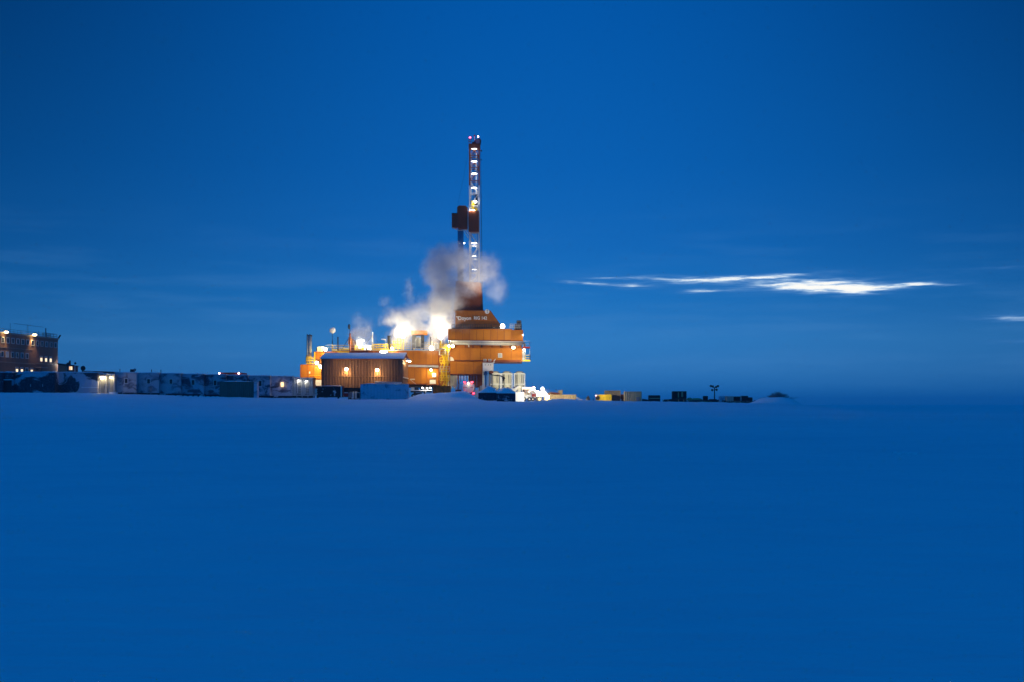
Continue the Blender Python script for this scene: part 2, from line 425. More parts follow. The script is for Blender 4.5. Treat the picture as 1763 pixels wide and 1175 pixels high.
def container(name, px0, px1, pyt, pyb, Y, dep, mat, label, cat='container', group=None, pitch=.28, snow=True, rib=.05, doors=False):
    x0, x1, z1 = X(px0, Y), X(px1, Y), Z(pyt, Y)
    z0 = (Z(pyb, Y) if pyb is not None else G((px0 + px1) / 2, Y)) - .05
    r_ = thing(name, label, cat, ((x0 + x1) / 2, Y + dep / 2, z0), group)
    part(r_, 'shell', MB().box(x0 + .06, x1 - .06, Y + .06, Y + dep - .06, z0 + .08, z1 - .06), mat)
    part(r_, 'corrugated_side', MB().corr(x0 + .12, x1 - .12, Y + .055, z0 + .16, z1 - .14, pitch, rib), mat)
    e = MB(); e.corry(x1 - .055, Y + .12, Y + dep - .12, z0 + .16, z1 - .14, pitch, rib, 1); e.corry(x0 + .055, Y + .12, Y + dep - .12, z0 + .16, z1 - .14, pitch, rib, -1)
    part(r_, 'corrugated_end', e, mat)
    fr = MB()
    for xx in (x0, x1 - .12):
        for yy in (Y, Y + dep - .12): fr.box(xx, xx + .12, yy, yy + .12, z0, z1)
    for zz in (z0, z1 - .13):
        fr.box(x0 + .12, x1 - .12, Y + .01, Y + .11, zz + .005, zz + .125); fr.box(x0 + .12, x1 - .12, Y + dep - .11, Y + dep - .01, zz + .005, zz + .125)
        fr.box(x0 + .01, x0 + .11, Y + .12, Y + dep - .12, zz + .005, zz + .125); fr.box(x1 - .11, x1 - .01, Y + .12, Y + dep - .12, zz + .005, zz + .125)
    part(r_, 'corner_frame', fr, mat)
    if snow: part(r_, 'roof_snow', snowcap(x0 + .05, x1 - .05, Y + .05, Y + dep - .05, z1 - .01, .14), 'snow', smooth=True)
    return r_
def snowcap(x0, x1, y0, y1, z, h, nx=14, ny=6, peak=None):
    """uneven pillow of snow with sides that fall to nothing"""
    m_ = MB(); vs = []
    for j in range(ny + 1):
        for i in range(nx + 1):
            u, v = i / nx, j / ny
            e = min(1, 6 * u, 6 * (1 - u)) * min(1, 3 * v, 3 * (1 - v))
            x = x0 + (x1 - x0) * u; y = y0 + (y1 - y0) * v
            hh = h * e * (.75 + .6 * noise.noise((x * .7, y * .7, z)))
            if peak: hh += peak[1] * math.exp(-((u - peak[0]) / peak[2]) ** 2) * math.sin(math.pi * min(1, max(0, v))) ** .6 * (1 + .25 * noise.noise((x * 1.4, y * 1.4, 2)))
            vs.append((x, y, z + max(0.0, hh)))
    fs = [(j * (nx + 1) + i, j * (nx + 1) + i + 1, (j + 1) * (nx + 1) + i + 1, (j + 1) * (nx + 1) + i) for j in range(ny) for i in range(nx)]
    m_._a(vs, fs); return m_
def text_mesh(txt, size, ext=.03):
    cu = bpy.data.curves.new('lettering', 'FONT'); cu.body = txt; cu.size = size; cu.extrude = ext; cu.offset = .022; cu.resolution_u = 3; cu.space_character = 1.02
    o = bpy.data.objects.new('lettering_tmp', cu); COL.objects.link(o)
    bpy.context.view_layer.update()
    me = bpy.data.meshes.new_from_object(o.evaluated_get(bpy.context.evaluated_depsgraph_get()))
    bpy.data.objects.remove(o); bpy.data.curves.remove(cu)
    return me
def lettering(root, txt, px0, px1, pyb, pyt, Y, mat, name='lettering'):
    """raised text fitted between two columns of the wall at distance Y, standing on row pyb with capitals up to pyt"""
    me = text_mesh(txt, 1.0)
    xs = [v.co.x for v in me.vertices]; ys = [v.co.y for v in me.vertices]
    w0, w1 = min(xs), max(xs); x0, x1 = X(px0, Y), X(px1, Y); z0, z1 = Z(pyb, Y), Z(pyt, Y)
    off = WP[root.name]; top = max(ys)
    for v in me.vertices:
        x, y, z = v.co
        v.co = (x0 + (x - w0) / (w1 - w0) * (x1 - x0) - off[0], Y - z - off[1], z0 + y / top * (z1 - z0) - off[2])
    me.materials.clear(); me.materials.append(M[mat])
    o = bpy.data.objects.new(name, me); COL.objects.link(o); o.parent = root; WP[o.name] = off
    return o

# ------------------------------------------------------------------ the ground sheet
def terrain():
    xs = [-14000, -9000, -5000, -2500, -1200, -700, -400, -260, -200] + [-160 + .9 * i for i in range(int(285 / .9))] + [130, 160, 220, 320, 600, 1200, 2500, 5000, 9000, 14000]
    ys = [-3000, -1000, -300, -80, -20] + [5 * i for i in range(0, 38)] + [190 + 2 * i for i in range(30)] + [250 + .8 * i for i in range(int(100 / .8))] + [352, 360, 375, 395, 420, 460, 500, 560, 620, 700, 800, 899, 1100, 1500, 2200, 3500, 5500, 8500, 14000]
    nx = len(xs); vs = [(x, y, ground(x, y)) for y in ys for x in xs]
    fs = [(j * nx + i, j * nx + i + 1, (j + 1) * nx + i + 1, (j + 1) * nx + i) for j in range(len(ys) - 1) for i in range(nx - 1)]
    m_ = MB(); m_._a(vs, fs)
    o = bpy.data.objects.new('snow_ground', m_.mesh('snow_ground', 'snow', True)); COL.objects.link(o)
    o['kind'] = 'structure'
terrain()


# ================================================================== left: the tall camp building, seen almost end on
def camp_building():
    A = Vector((-118.8, 330, 0)); B = Vector((-115.6, 362, 0)); d = (B - A).normalized(); ang_ = math.atan2(d.y, d.x)
    rt = thing('camp_building', 'tall brown three storey camp building with rows of small windows and rooftop masts', 'building', (A.x, A.y, 0), None, ang_)
    zt, zb = 18.5, 3.6
    L0, L1 = -24.0, 32.1
    # local frame: x along the wall (away from us), -y is out of the wall
    part(rt, 'wall', MB().box(L0, L1, .0, 14, zb, zt), 'camp')
    sd = MB(); sd.corr(L0 + .1, L1 - .1, -.004, zb, zt - .25, .55, .05); part(rt, 'siding', sd, 'camp')
    part(rt, 'parapet', MB().box(L0, L1 + .15, -.16, .12, zt - .24, zt + .12), 'camp_trim')
    for i, (a, b_, z) in enumerate([(L0, 17.2, 14.95), (L0, 18.5, 11.55), (18.8, 31.8, 11.75)]):
        part(rt, 'trim', MB().box(a, b_, -.14, -.06, z, z + .16), 'camp_trim')
    def s_of(px):
        k = (px - CX) / F
        s = (-118.8 - 330 * k) / (32 * k - 3.2); return s * (L1 - .1)
    def window(px, zc, lit=None, w_=1.25, h=1.12):
        s = s_of(px); f = MB()
        f.box(s - w_ / 2 - .16, s + w_ / 2 + .16, -.17, -.05, zc + h / 2, zc + h / 2 + .17); f.box(s - w_ / 2 - .16, s + w_ / 2 + .16, -.17, -.05, zc - h / 2 - .13, zc - h / 2)
        f.box(s - w_ / 2 - .16, s - w_ / 2, -.165, -.05, zc - h / 2, zc + h / 2); f.box(s + w_ / 2, s + w_ / 2 + .16, -.165, -.05, zc - h / 2, zc + h / 2)
        wf = part(rt, 'window', f, 'alu')
        if lit == 'half':
            part(wf, 'pane', MB().box(s - w_ / 2, s + w_ / 2, -.1, -.06, zc - h / 2, zc + h * .22), 'g_win', 'lit lower half of the window')
            part(wf, 'blind', MB().box(s - w_ / 2, s + w_ / 2, -.1, -.06, zc + h * .22, zc + h / 2), 'camp_trim')
        elif lit == 'board': part(wf, 'board', MB().box(s - w_ / 2, s + w_ / 2, -.12, -.06, zc - h / 2, zc + h / 2), 'alu')
        else:
            part(wf, 'pane', MB().box(s - w_ / 2, s + w_ / 2, -.1, -.06, zc - h / 2, zc + h / 2), 'glass')
    for px in [-22, -13, -4, 4.3, 13, 21.7, 30.3, 38.8, 47.2, 56, 64.2, 72, 80, 87.8, 95.3]: window(px, 16.75)
    for px in [-15, -6, 3.0, 11.8, 20.8, 29.4, 37.8, 46.2]: window(px, 13.45, 'board' if px == 11.8 else None)
    for px in [70.6, 78.8, 86.8]: window(px, 13.0, 'half', 1.2, 1.15)
    for px in [28.5, 37.0, 45.6, 54.0]: window(px, 9.9, 'half' if px != 45.6 else None, 1.2, 1.2)
    # porch canopy, door and a lit opening low at the far end
    a, b_ = s_of(60), s_of(73); part(rt, 'canopy', MB().box(a, b_, -1.5, -.06, 10.75, 10.95), 'camp_trim')
    part(rt, 'doorway', MB().box(a + .5, b_ - .3, -.09, -.04, 7.5, 10.5), 'maroon')
    a, b_ = s_of(91), s_of(96.5); wf = part(rt, 'window', MB().box(a - .2, b_ + .2, -.14, -.05, 10.0, 10.25), 'alu'); part(wf, 'pane', MB().box(a, b_, -.11, -.06, 8.9, 9.95), 'g_win')
    # roof: rail, masts, aerials, conduit
    rl = MB(); rl.rail([(-6, .6, zt), (L1 - 3, .6, zt)], 1.0, 2.2, .04, 1); part(rt, 'roof_rail', rl, 'grey')
    rl = MB(); rl.rail([(24, .3, zt), (L1 + .1, .3, zt), (L1 + .1, 7, zt)], 1.1, 1.7, .06, 1); part(rt, 'roof_rail', rl, 'grey', 'heavier guard rail at the far corner')
    for px, h, r_ in [(26, 2.6, .05), (44, 1.1, .05), (70, 1.4, .05), (75, 1.5, .07), (57, .9, .08), (34, .8, .06)]:
        s = s_of(px); part(rt, 'mast', MB().cyl((s, 1.2, zt), (s, 1.2, zt + h), r_, r_ * .8, 6), 'grey')
    s = s_of(65); a = MB(); a.cyl((s, 2.5, zt), (s, 2.5, zt + 2.9), .05, None, 6); a.bar((s - 7.5, 2.5, zt + 2.75), (s + 9, 2.5, zt + 2.75), .07); part(rt, 'aerial', a, 'grey', 'T shaped wire aerial')
    s = s_of(84.5); a = MB(); a.cyl((s, .8, zt), (s, .8, zt + 2.4), .14, None, 8); part(rt, 'vent_pipe', a, 'grey')
    a = MB(); a.bar((L1 + .2, .4, zt - .6), (L1 + .9, -.3, zt + .95), .3); part(rt, 'bracket', a, 'dark')
    # lamps on arms over the roof edge, washing the wall
    for px, zz, pw in [(-30, 18.6, 300), (4.5, 18.65, 650), (53.8, 18.75, 850)]:
        s = s_of(px); h = MB(); h.bar((s, .2, zz - .2), (s, -.75, zz + .12), .1); h.box(s - .5, s + .5, -1.15, -.55, zz - .02, zz + .22)
        p = part(rt, 'roof_lamp', h, 'camp_trim')
        part(p, 'lens', MB().sph((s, -.9, zz - .06), .55, 12, 6, 1.35, .8, .5), 'g_sodium', smooth=True)
        L = bulb(p, (s, -.85, zz - .55), pw, SOD, .15, 100, (s, -.25, zz - 6))
    s = 32.0; h = MB(); h.box(s - .1, s + .25, -.5, -.1, 11.6, 12.0); p = part(rt, 'wall_lamp', h, 'grey')
    part(p, 'lens', MB().sph((s + .1, -.65, 11.8), .38, 12, 6), 'g_white', smooth=True); bulb(p, (s + .1, -1.3, 11.5), 70, WHITE)
    return rt
camp_building()

def camp_annex():
    Y = 345; rt = thing('camp_annex', 'low brown lean-to at the far end of the tall camp building', 'building', (X(106, Y), Y, G(106, Y)))
    part(rt, 'wall', MB().pb(100, 113, 627.5, None, Y, 7), 'camp')
    a = MB(); a.prism([(X(99, Y), Z(627.4, Y)), (X(113, Y), Z(630.2, Y)), (X(113, Y), Z(629, Y)), (X(99, Y), Z(625.6, Y))], Y - .2, Y + 7); part(rt, 'roof', a, 'dark')
    for q in range(3): part(rt, 'panel', MB().box(X(100.3 + q * 4.2, Y), X(104.1 + q * 4.2, Y), Y - .06, Y - .01, Z(650, Y), Z(629 + q * .9, Y)), 'camp')
    Y = 338; rt = thing('guard_shack', 'small shack with a lit window and a red end wall beside the tall building', 'shack', (X(121, Y), Y, G(121, Y)))
    part(rt, 'wall', MB().pb(116, 127.5, 630.5, None, Y, 3), 'dark'); part(rt, 'end_wall', MB().pb(125, 127.6, 630.2, 646, Y - .08, 3), 'redroof', 'rusty red end wall')
    part(rt, 'roof', MB().pb(115.5, 128, 629.6, 630.6, Y - .3, 3.6), 'darkf')
    wf = part(rt, 'window', MB().pb(118.2, 125, 630.8, 637.8, Y - .1, .08), 'grey'); part(wf, 'pane', MB().pb(119, 122, 631.4, 637.2, Y - .16, .05), 'g_winy'); part(wf, 'pane', MB().pb(122.3, 124.3, 631.4, 637.2, Y - .16, .05), 'g_win')
    a = MB(); a.cyl((X(118, Y), Y + 1, Z(630, Y)), (X(118, Y), Y + 1, Z(621, Y)), .22, None, 8); a.sph((X(115.5, Y), Y + 1, Z(628, Y)), .55, 8, 6); part(rt, 'flue', a, 'dark')
camp_annex()
def pole_lamp_dark():
    Y = 336; a = MB(); a.cyl((X(129, Y), Y, G(129, Y)), (X(129, Y), Y, Z(627, Y)), .09, None, 8)
    rt = thing('street_lamp', 'thin pale lamp post with an unlit dark head next to the shack', 'lamp post', (X(129, Y), Y, G(129, Y)))
    part(rt, 'pole', a, 'alu'); part(rt, 'lamp_head', MB().bar((X(128.6, Y), Y, Z(626.8, Y)), (X(130.8, Y), Y, Z(624.8, Y)), .32, .4), 'dark')
pole_lamp_dark()

# ================================================================== the long row of skid-mounted camp modules
def row_Y(px): return 285 + 18 * px / 505
def camp_module(p0, p1, top, bot, mat, label, name='camp_module', group='rime-covered camp modules in the long row', gap=5.0, wins=(), dep=3.6, seams=True, ribs=.9):
    Y = row_Y((p0 + p1) / 2); x0, x1 = X(p0, Y) + .06, X(p1, Y) - .06; zt, zb = Z(top, Y), Z(bot, Y)
    rt = thing(name, label, 'camp module', ((x0 + x1) / 2, Y + dep / 2, G((p0 + p1) / 2, Y)), group)
    part(rt, 'wall', MB().box(x0, x1, Y, Y + dep, zb, zt), mat)
    if seams:
        n = max(1, int(round((x1 - x0) / 1.22)))
        for i in range(n): 
            s0 = x0 + (x1 - x0) * i / n; s1 = x0 + (x1 - x0) * (i + 1) / n
            part(rt, 'panel', MB().box(s0 + .02, s1 - .02, Y - .05 - .008 * (i % 2), Y - .004, zb + .05, zt - .12), mat)
    part(rt, 'roof', MB().box(x0 - .04, x1 + .04, Y - .12, Y + dep + .1, zt + .002, zt + .16), 'bluec')
    part(rt, 'roof_snow', snowcap(x0 - .02, x1 + .02, Y - .1, Y + dep, zt + .16, .12), 'snow', smooth=True)
    zg = G((p0 + p1) / 2, Y) - .4
    part(rt, 'skid_runner', MB().box(x0 - .02, x1 + .02, Y + .1, Y + .3, zb - .32, zb - .004), 'darkf'); part(rt, 'skid_runner', MB().box(x0, x1, Y + dep - .4, Y + dep - .2, zb - .32, zb - .004), 'darkf')
    k = 4
    for i in range(k + 1):
        xx = x0 + .15 + (x1 - x0 - .3) * i / k; part(rt, 'support_block', MB().box(xx - .14, xx + .14, Y + .12, Y + .5, zg, zb - .33), 'darkf')
    for (wx, wt_, wb, ww, kind) in wins:
        a = X(wx - ww / 2, Y); b_ = X(wx + ww / 2, Y); t0, t1 = Z(wt_, Y), Z(wb, Y); f = MB()
        f.box(a - .11, b_ + .11, Y - .12, Y - .06, t0, t0 + .11); f.box(a - .11, b_ + .11, Y - .12, Y - .06, t1 - .11, t1); f.box(a - .11, a, Y - .118, Y - .06, t1, t0); f.box(b_, b_ + .11, Y - .118, Y - .06, t1, t0)
        wf = part(rt, 'window', f, 'alu'); part(wf, 'pane', MB().box(a, b_, Y - .085, Y - .062, t1, t0), kind)
        if kind == 'g_winy': bulb(wf, ((a + b_) / 2, Y - .5, (t0 + t1) / 2), 25, (1, .6, .2), .2)
    return rt
# first block on the left: wide, dark, half bare of snow
Y = row_Y(10)
rt = camp_module(-40, 5, 642, 675, 'wall_dark', 'dark windowless module cut by the left edge of the view', group=None, seams=True)
rt = camp_module(5.5, 21, 642, 675, 'wall_dark', 'narrow dark link module with a recessed black opening beside the big bare-walled unit', group=None)
part(rt, 'opening', MB().pb(7.5, 20, 655.5, 672, row_Y(13) - .09, .05), 'dark'); part(rt, 'ledge', MB().pb(6, 21, 653.6, 654.8, row_Y(13) - .6, .55), 'snow')
rt = camp_module(21.5, 95, 642, 676, 'wall_dark', 'left half of the large unit whose snow crust has fallen off in dark patches', group=None)
for px in (52, 73): part(rt, 'bracket', MB().pb(px, px + .8, 662, 666, row_Y(60) - .16, .1), 'alu')
rt = camp_module(95, 169, 642.4, 676.5, 'wall_dark', 'right half of the large dark-patched unit, next to the lit vestibule', group=None)
part(rt, 'ledge', MB().pb(140, 168, 667, 668, row_Y(130) - .4, .35), 'snow')
a = MB(); Yr = row_Y(143) + 1.5; zz = Z(641.5, Yr); a.cyl((X(142, Yr), Yr, zz - .2), (X(142, Yr), Yr, zz + .7), .12, None, 8); a.sph((X(143, Yr), Yr, Z(634.5, Yr)), .52, 12, 8, 1, .8, 1)
solo('roof_vent', a, 'dark', 'dark round ventilator head on the roof of the patchy dark unit', 'roof vent', smooth=True)
# red roof strip of a shed standing behind
Yr = 318; rt = thing('red_roofed_shed', 'long low shed behind the modules showing only its rusty red roof edge', 'shed', (X(170, Yr), Yr, G(170, Yr)))
part(rt, 'wall', MB().pb(145, 196, 641, None, Yr, 6), 'grey'); part(rt, 'roof', MB().prism([(X(144, Yr), Z(641, Yr)), (X(197, Yr), Z(642.2, Yr)), (X(197, Yr), Z(640.4, Yr)), (X(144, Yr), Z(638.8, Yr))], Yr - .3, Yr + 6.5), 'redroof')

# vestibule between the two blocks
def vestibule(p0, p1, top, bot, label, lamps_, doors, pw, r_=.24):
    Y = row_Y((p0 + p1) / 2) - .9; x0, x1 = X(p0, Y), X(p1, Y)
    rt = thing('vestibule', label, 'entrance', ((x0 + x1) / 2, Y + 2, G((p0 + p1) / 2, Y)))
    part(rt, 'wall', MB().pb(p0, p1, top, bot, Y, 4), 'galv')
    part(rt, 'siding', MB().corr(x0 + .05, x1 - .05, Y - .01, Z(bot, Y) + .05, Z(top, Y) - .05, .5, .06), 'galv')
    part(rt, 'roof', MB().box(x0 - .15, x1 + .15, Y - .35, Y + 4.1, Z(top, Y) + .003, Z(top, Y) + .16), 'bluec')
    part(rt, 'skid', MB().pb(p0 + 1, p1 - 1, bot, None, Y + .2, 3.6), 'dark')
    for a, b_ in doors:
        d = part(rt, 'door', MB().pb(a, b_, top + 7, bot - 1.5, Y - .13, .06), 'grey'); part(d, 'handle', MB().pb(b_ - 1.0, b_ - .5, (top + bot) / 2 + 2, (top + bot) / 2 + 3, Y - .2, .06), 'alu')
    for (lx, ly, rr, q) in lamps_:
        x, z = X(lx, Y), Z(ly, Y); h = MB(); h.bar((x, Y, z + .3), (x, Y - .55, z + .42), .07); h.sph((x, Y - .6, z + .2), rr * 1.15, 10, 5, 1, 1, .8, 0)
        p = part(rt, 'wall_lamp', h, 'grey'); part(p, 'lens', MB().sph((x, Y - .62, z + .08), rr, 12, 8), 'g_warm' if q > .5 else 'g_white', smooth=True); bulb(p, (x, Y - .75, z - .35), pw * q, WARM if q > .5 else WHITE, .1)
    return rt
rt = vestibule(169, 184, 644.5, 678, 'pale corrugated entrance with a glaring lamp at the end of the dark-patched unit', [(177.5, 650.5, .42, 1.0)], [(174, 180)], 70)
rt = vestibule(185.5, 197.5, 646, 678.5, 'narrow entrance with a small lamp on an arm and a snowy step', [(192.5, 651, .2, .8)], [(189, 194)], 50)
part(rt, 'step', MB().pb(187, 200, 675.3, 678.5, row_Y(192) - 2.2, 1.2), 'snow')
WIN = lambda wx, wt_, wb, k='glass', ww=4.8: (wx, wt_, wb, ww, k)
mods = [(198.5, 236, 642.8, 676.2, 'wall_frost', [WIN(217.5, 652.5, 660)], 'rimed camp module nearest the narrow entrance, boxy vent on its roof'),
        (236.5, 274, 643.4, 677.0, 'wall_frost', [WIN(256, 653.2, 660.8)], 'rimed camp module with one dark window and smudges below it, second from the narrow entrance'),
        (274.5, 312, 644.2, 678.0, 'wall_frost', [WIN(294.5, 653.6, 661.2)], 'rimed camp module with streaks fanning off its window, third from the narrow entrance'),
        (312.5, 351.5, 645.2, 679.0, 'wall_frost2', [WIN(332.5, 654.8, 663.0)], 'patchy camp module, bare dark steel under its window, fourth from the narrow entrance'),
        (352, 389, 646.2, 680, 'wall_frost2', [WIN(370.5, 655.5, 664)], 'patchy camp module half behind the small brown container'),
        (389.5, 427, 647.2, 681, 'wall_frost2', [], 'camp module mostly hidden behind the small brown container'),
        (427.5, 465.5, 648.2, 681.5, 'wall_frost2', [WIN(448, 656, 665)], 'camp module with a faint unlit window right of the small brown container'),
        (466, 503.5, 649.2, 682, 'wall_frost2', [WIN(486, 658.4, 666.5, 'g_winy', 4.6)], 'camp module with one glowing amber window at the end of the row')]
for p0, p1, tp, bt, mt, wn_, lb in mods: camp_module(p0, p1, tp, bt, mt, lb, wins=wn_)
for px, top, r_, lb in [(206.5, 635.5, .07, 'short dark stack on the roof beside the boxy vent'), (261, 636.5, .08, 'stubby roof stack left of a similar one above the second window'), (277, 637, .08, 'stubby roof stack above the joint of the second and third modules')]:
    Yr = row_Y(px) + 1.2; solo('roof_stack', MB().cyl((X(px, Yr), Yr, Z(646, Yr)), (X(px, Yr), Yr, Z(top, Yr)), r_, None, 8), 'dark', lb, 'vent stack')
Yr = row_Y(227) + 1; rt = thing('rooftop_fan', 'boxy dark vent unit with a hood on the module roof', 'roof vent', (X(227, Yr), Yr, Z(642.5, Yr)))
part(rt, 'casing', MB().pb(224, 230, 636.2, 642.6, Yr, 1), 'dark'); part(rt, 'hood', MB().bar((X(229.5, Yr), Yr + .4, Z(636.5, Yr)), (X(233, Yr), Yr + .4, Z(637.8, Yr)), .25, .5), 'grey')
# red lit fascia behind the row
Yr = 312; rt = thing('red_shop_building', 'long building behind the module row with a dark red fascia and two small roof lamps', 'building', (X(440, Yr), Yr, G(440, Yr)))
part(rt, 'wall', MB().pb(376.5, 510, 650, None, Yr, 8), 'maroon')
part(rt, 'fascia', MB().pb(376, 415, 641.8, 649, Yr - .2, 7), 'redroof')
part(rt, 'roof_edge', MB().prism([(X(415.2, Yr), Z(649, Yr)), (X(511, Yr), Z(651, Yr)), (X(511, Yr), Z(649.8, Yr)), (X(415.2, Yr), Z(646.6, Yr))], Yr - .3, Yr + 8.4), 'redroof')
for px in (377.5, 411): lamp(rt, px, 643.2, Yr - .7, 32, .2, 'g_pink', (1, .45, .35), name='roof_lamp')
# end vestibule with goose-neck lamps, and its steps
rt = vestibule(503.5, 539, 652, 682, 'grey corrugated entrance with two goose-neck lamps at the right end of the module row', [(514.5, 656.5, .15, .5), (527.5, 657.5, .15, .5)], [(510, 518), (525, 532)], 40)
Yv = row_Y(521) - 1.2
for px, py in ((515.2, 656.2), (528.2, 657.2)):
    x, z = X(px, Yv), Z(py, Yv); a = MB()
    pts = [Vector((x - .35, Yv, z - 2.6)), Vector((x - .35, Yv, z - .3)), Vector((x - .2, Yv, z + .12)), Vector((x + .1, Yv, z + .22)), Vector((x + .35, Yv, z + .05))]
    for p, q in zip(pts, pts[1:]): a.cyl(p, q, .085, None, 8)
    part(rt, 'goose_neck_pipe', a, 'alu')
def steps(label, px0, py0, px1, py1, Y, mat='galv', w_=1.4, n=9, name='stairway'):
    rt = thing(name, label, 'stairs', (X((px0 + px1) / 2, Y), Y, G((px0 + px1) / 2, Y)))
    a = Vector((X(px0, Y), Y, Z(py0, Y))); b_ = Vector((X(px1, Y), Y, Z(py1, Y)))
    s = MB(); s.bar(a, b_, .06, .26); s.bar(a + Vector((0, w_, 0)), b_ + Vector((0, w_, 0)), .06, .26); part(rt, 'stringer', s, mat)
    t = MB()
    for i in range(n):
        p = a.lerp(b_, (i + .5) / n); t.box(p.x - .16, p.x + .16, Y + .04, Y + w_ - .04, p.z - .02, p.z + .03)
    part(rt, 'tread', t, mat)
    h = MB(); h.rail([a, b_], 1.05, 1.1, .035, 1); h.rail([a + Vector((0, w_, 0)), b_ + Vector((0, w_, 0))], 1.05, 1.1, .035, 1); part(rt, 'handrail', h, mat)
    return rt
steps('frosted metal steps with handrails running down from the grey entrance', 541, 677, 561, 685.5, 297.5, 'galv')
a = MB(); a.box(X(509, 296), X(541, 296), 296, 297.5, Z(677.6, 296), Z(677, 296)); a.rail([(X(509, 296), 296, Z(677, 296)), (X(541, 296), 296, Z(677, 296))], 1.0, 1.4, .035, 1)
for px in (511, 520, 530, 540): a.bar((X(px, 296), 296.1, Z(677.5, 296)), (X(px, 296), 296.1, G(px, 296) - .3), .1)
solo('entrance_landing', a, 'galv', 'low metal landing with rails in front of the grey entrance', 'landing')
container('small_container', 378, 436, 657.5, 684.8, 290.5, 2.4, 'greyc', 'small weathered brown container standing in front of the module row', snow=True, pitch=.42, rib=.08)
solo('snowy_crate', MB().pb(437, 442.5, 658.5, None, 290.6, 2.2), 'bluec', 'narrow snow-blasted crate against the right end of the small brown container', 'crate')

# ================================================================== left orange module of the rig (engine house)
def engine_module():
    Y = 316; rt = thing('engine_module', 'bright orange stepped rig module left of the brown corrugated shed, with four silver exhaust pipes', 'rig module', (X(545, Y), Y, G(545, Y)))
    panels(rt, 518, 572, 628, 666, Y, 10, 1.45, 'orange')
    panels(rt, 541.5, 580, 606, 627.6, Y + .6, 9, 1.3, 'orange')
    part(rt, 'corner_strip', MB().pb(541, 542.2, 606.2, 624, Y - .1, .5), 'yellow')
    part(rt, 'white_panel', MB().pb(539.5, 553.8, 654.6, 664.6, Y - .3, .2), 'white')
    part(rt, 'sign_plate', MB().pb(532, 534.2, 640, 643.6, Y - .16, .06), 'white')
    part(rt, 'base_beam', MB().pb(518, 572, 666, 670, Y + .5, 8), 'dark')
    part(rt, 'leg', MB().pb(521, 524, 670, None, Y + 1, 1), 'dark'); part(rt, 'leg', MB().pb(545, 548, 670, None, Y + 1, 1), 'dark')
    for i, px in enumerate((529.0, 531.2, 533.4, 535.4)):
        x, y = X(px, Y + 1), Y + 1 + .35 * (i % 2)
        part(rt, 'exhaust_pipe', MB().cyl((x, y, Z(628, Y)), (x, y, Z(577.5 + (i % 2) * 1.5, Y)), .145, None, 10), 'galv' if i else 'grey', smooth=True)
        part(rt, 'rain_cap', MB().cyl((x, y, Z(577.5 + (i % 2) * 1.5, Y)), (x + .1, y, Z(575.8 + (i % 2), Y)), .19, .15, 10), 'dark')
    part(rt, 'bracket', MB().pb(527, 529, 612, 623, Y + .7, .8), 'dark')
    a = MB(); x0, x1 = X(527.5, Y), X(541, Y); z = Z(625.5, Y)
    a.box(x0, x1, Y - .7, Y + 1.4, z - .12, z); a.rail([(x0, Y + 1.3, z), (x0, Y - .68, z), (x1, Y - .68, z)], 1.15, .8, .05, 1); a.bar((x0, Y - .6, z + 1.6), (x1, Y - .6, z + .9), .09); a.rail([(x0 + .2, Y + .6, z + .1), (x1, Y + .6, z + .1)], 1.3, .55, .06, 2)
    part(rt, 'platform', a, 'yellow', 'yellow railed landing under the exhaust pipes')
    a = MB(); x0, x1 = X(533, Y), X(552, Y); z = Z(655, Y); a.rail([(x0, Y - .4, z), (x1, Y - .4, z)], 1.0, 1.5, .04, 1); part(rt, 'guard_rail', a, 'yellow')
    part(rt, 'sloping_pipe', MB().cyl((X(546, Y), Y - .3, Z(628, Y)), (X(556, Y), Y - .3, Z(638, Y)), .13, None, 8), 'grey')
    lamp(rt, 545.5, 625.3, Y - .9, 1700, .38, 'g_warm', (1, .70, .30), front=2.4, drop=.6); lamp(rt, 551.8, 631.5, Y - .6, 300, .33, 'g_white', WARM)
    # unit on its roof
    part(rt, 'air_handler', MB().pb(546, 558, 597.3, 605.8, Y + 1.2, 2.4), 'cream'); part(rt, 'fan_opening', MB().cyl((X(545.9, Y + 2), Y + 2, Z(601.5, Y)), (X(544.9, Y + 2), Y + 2, Z(601.5, Y)), .4, None, 12), 'dark')
    for k in range(3): part(rt, 'louvre', MB().pb(549.5, 552.5, 598.6 + k * 2.2, 599.6 + k * 2.2, Y + 1.12, .07), 'grey')
    lamp(rt, 560.3, 602.2, Y + .2, 900, .36, 'g_white', WARM, spot='bare', front=.8, drop=-.5)
    return rt
engine_module()

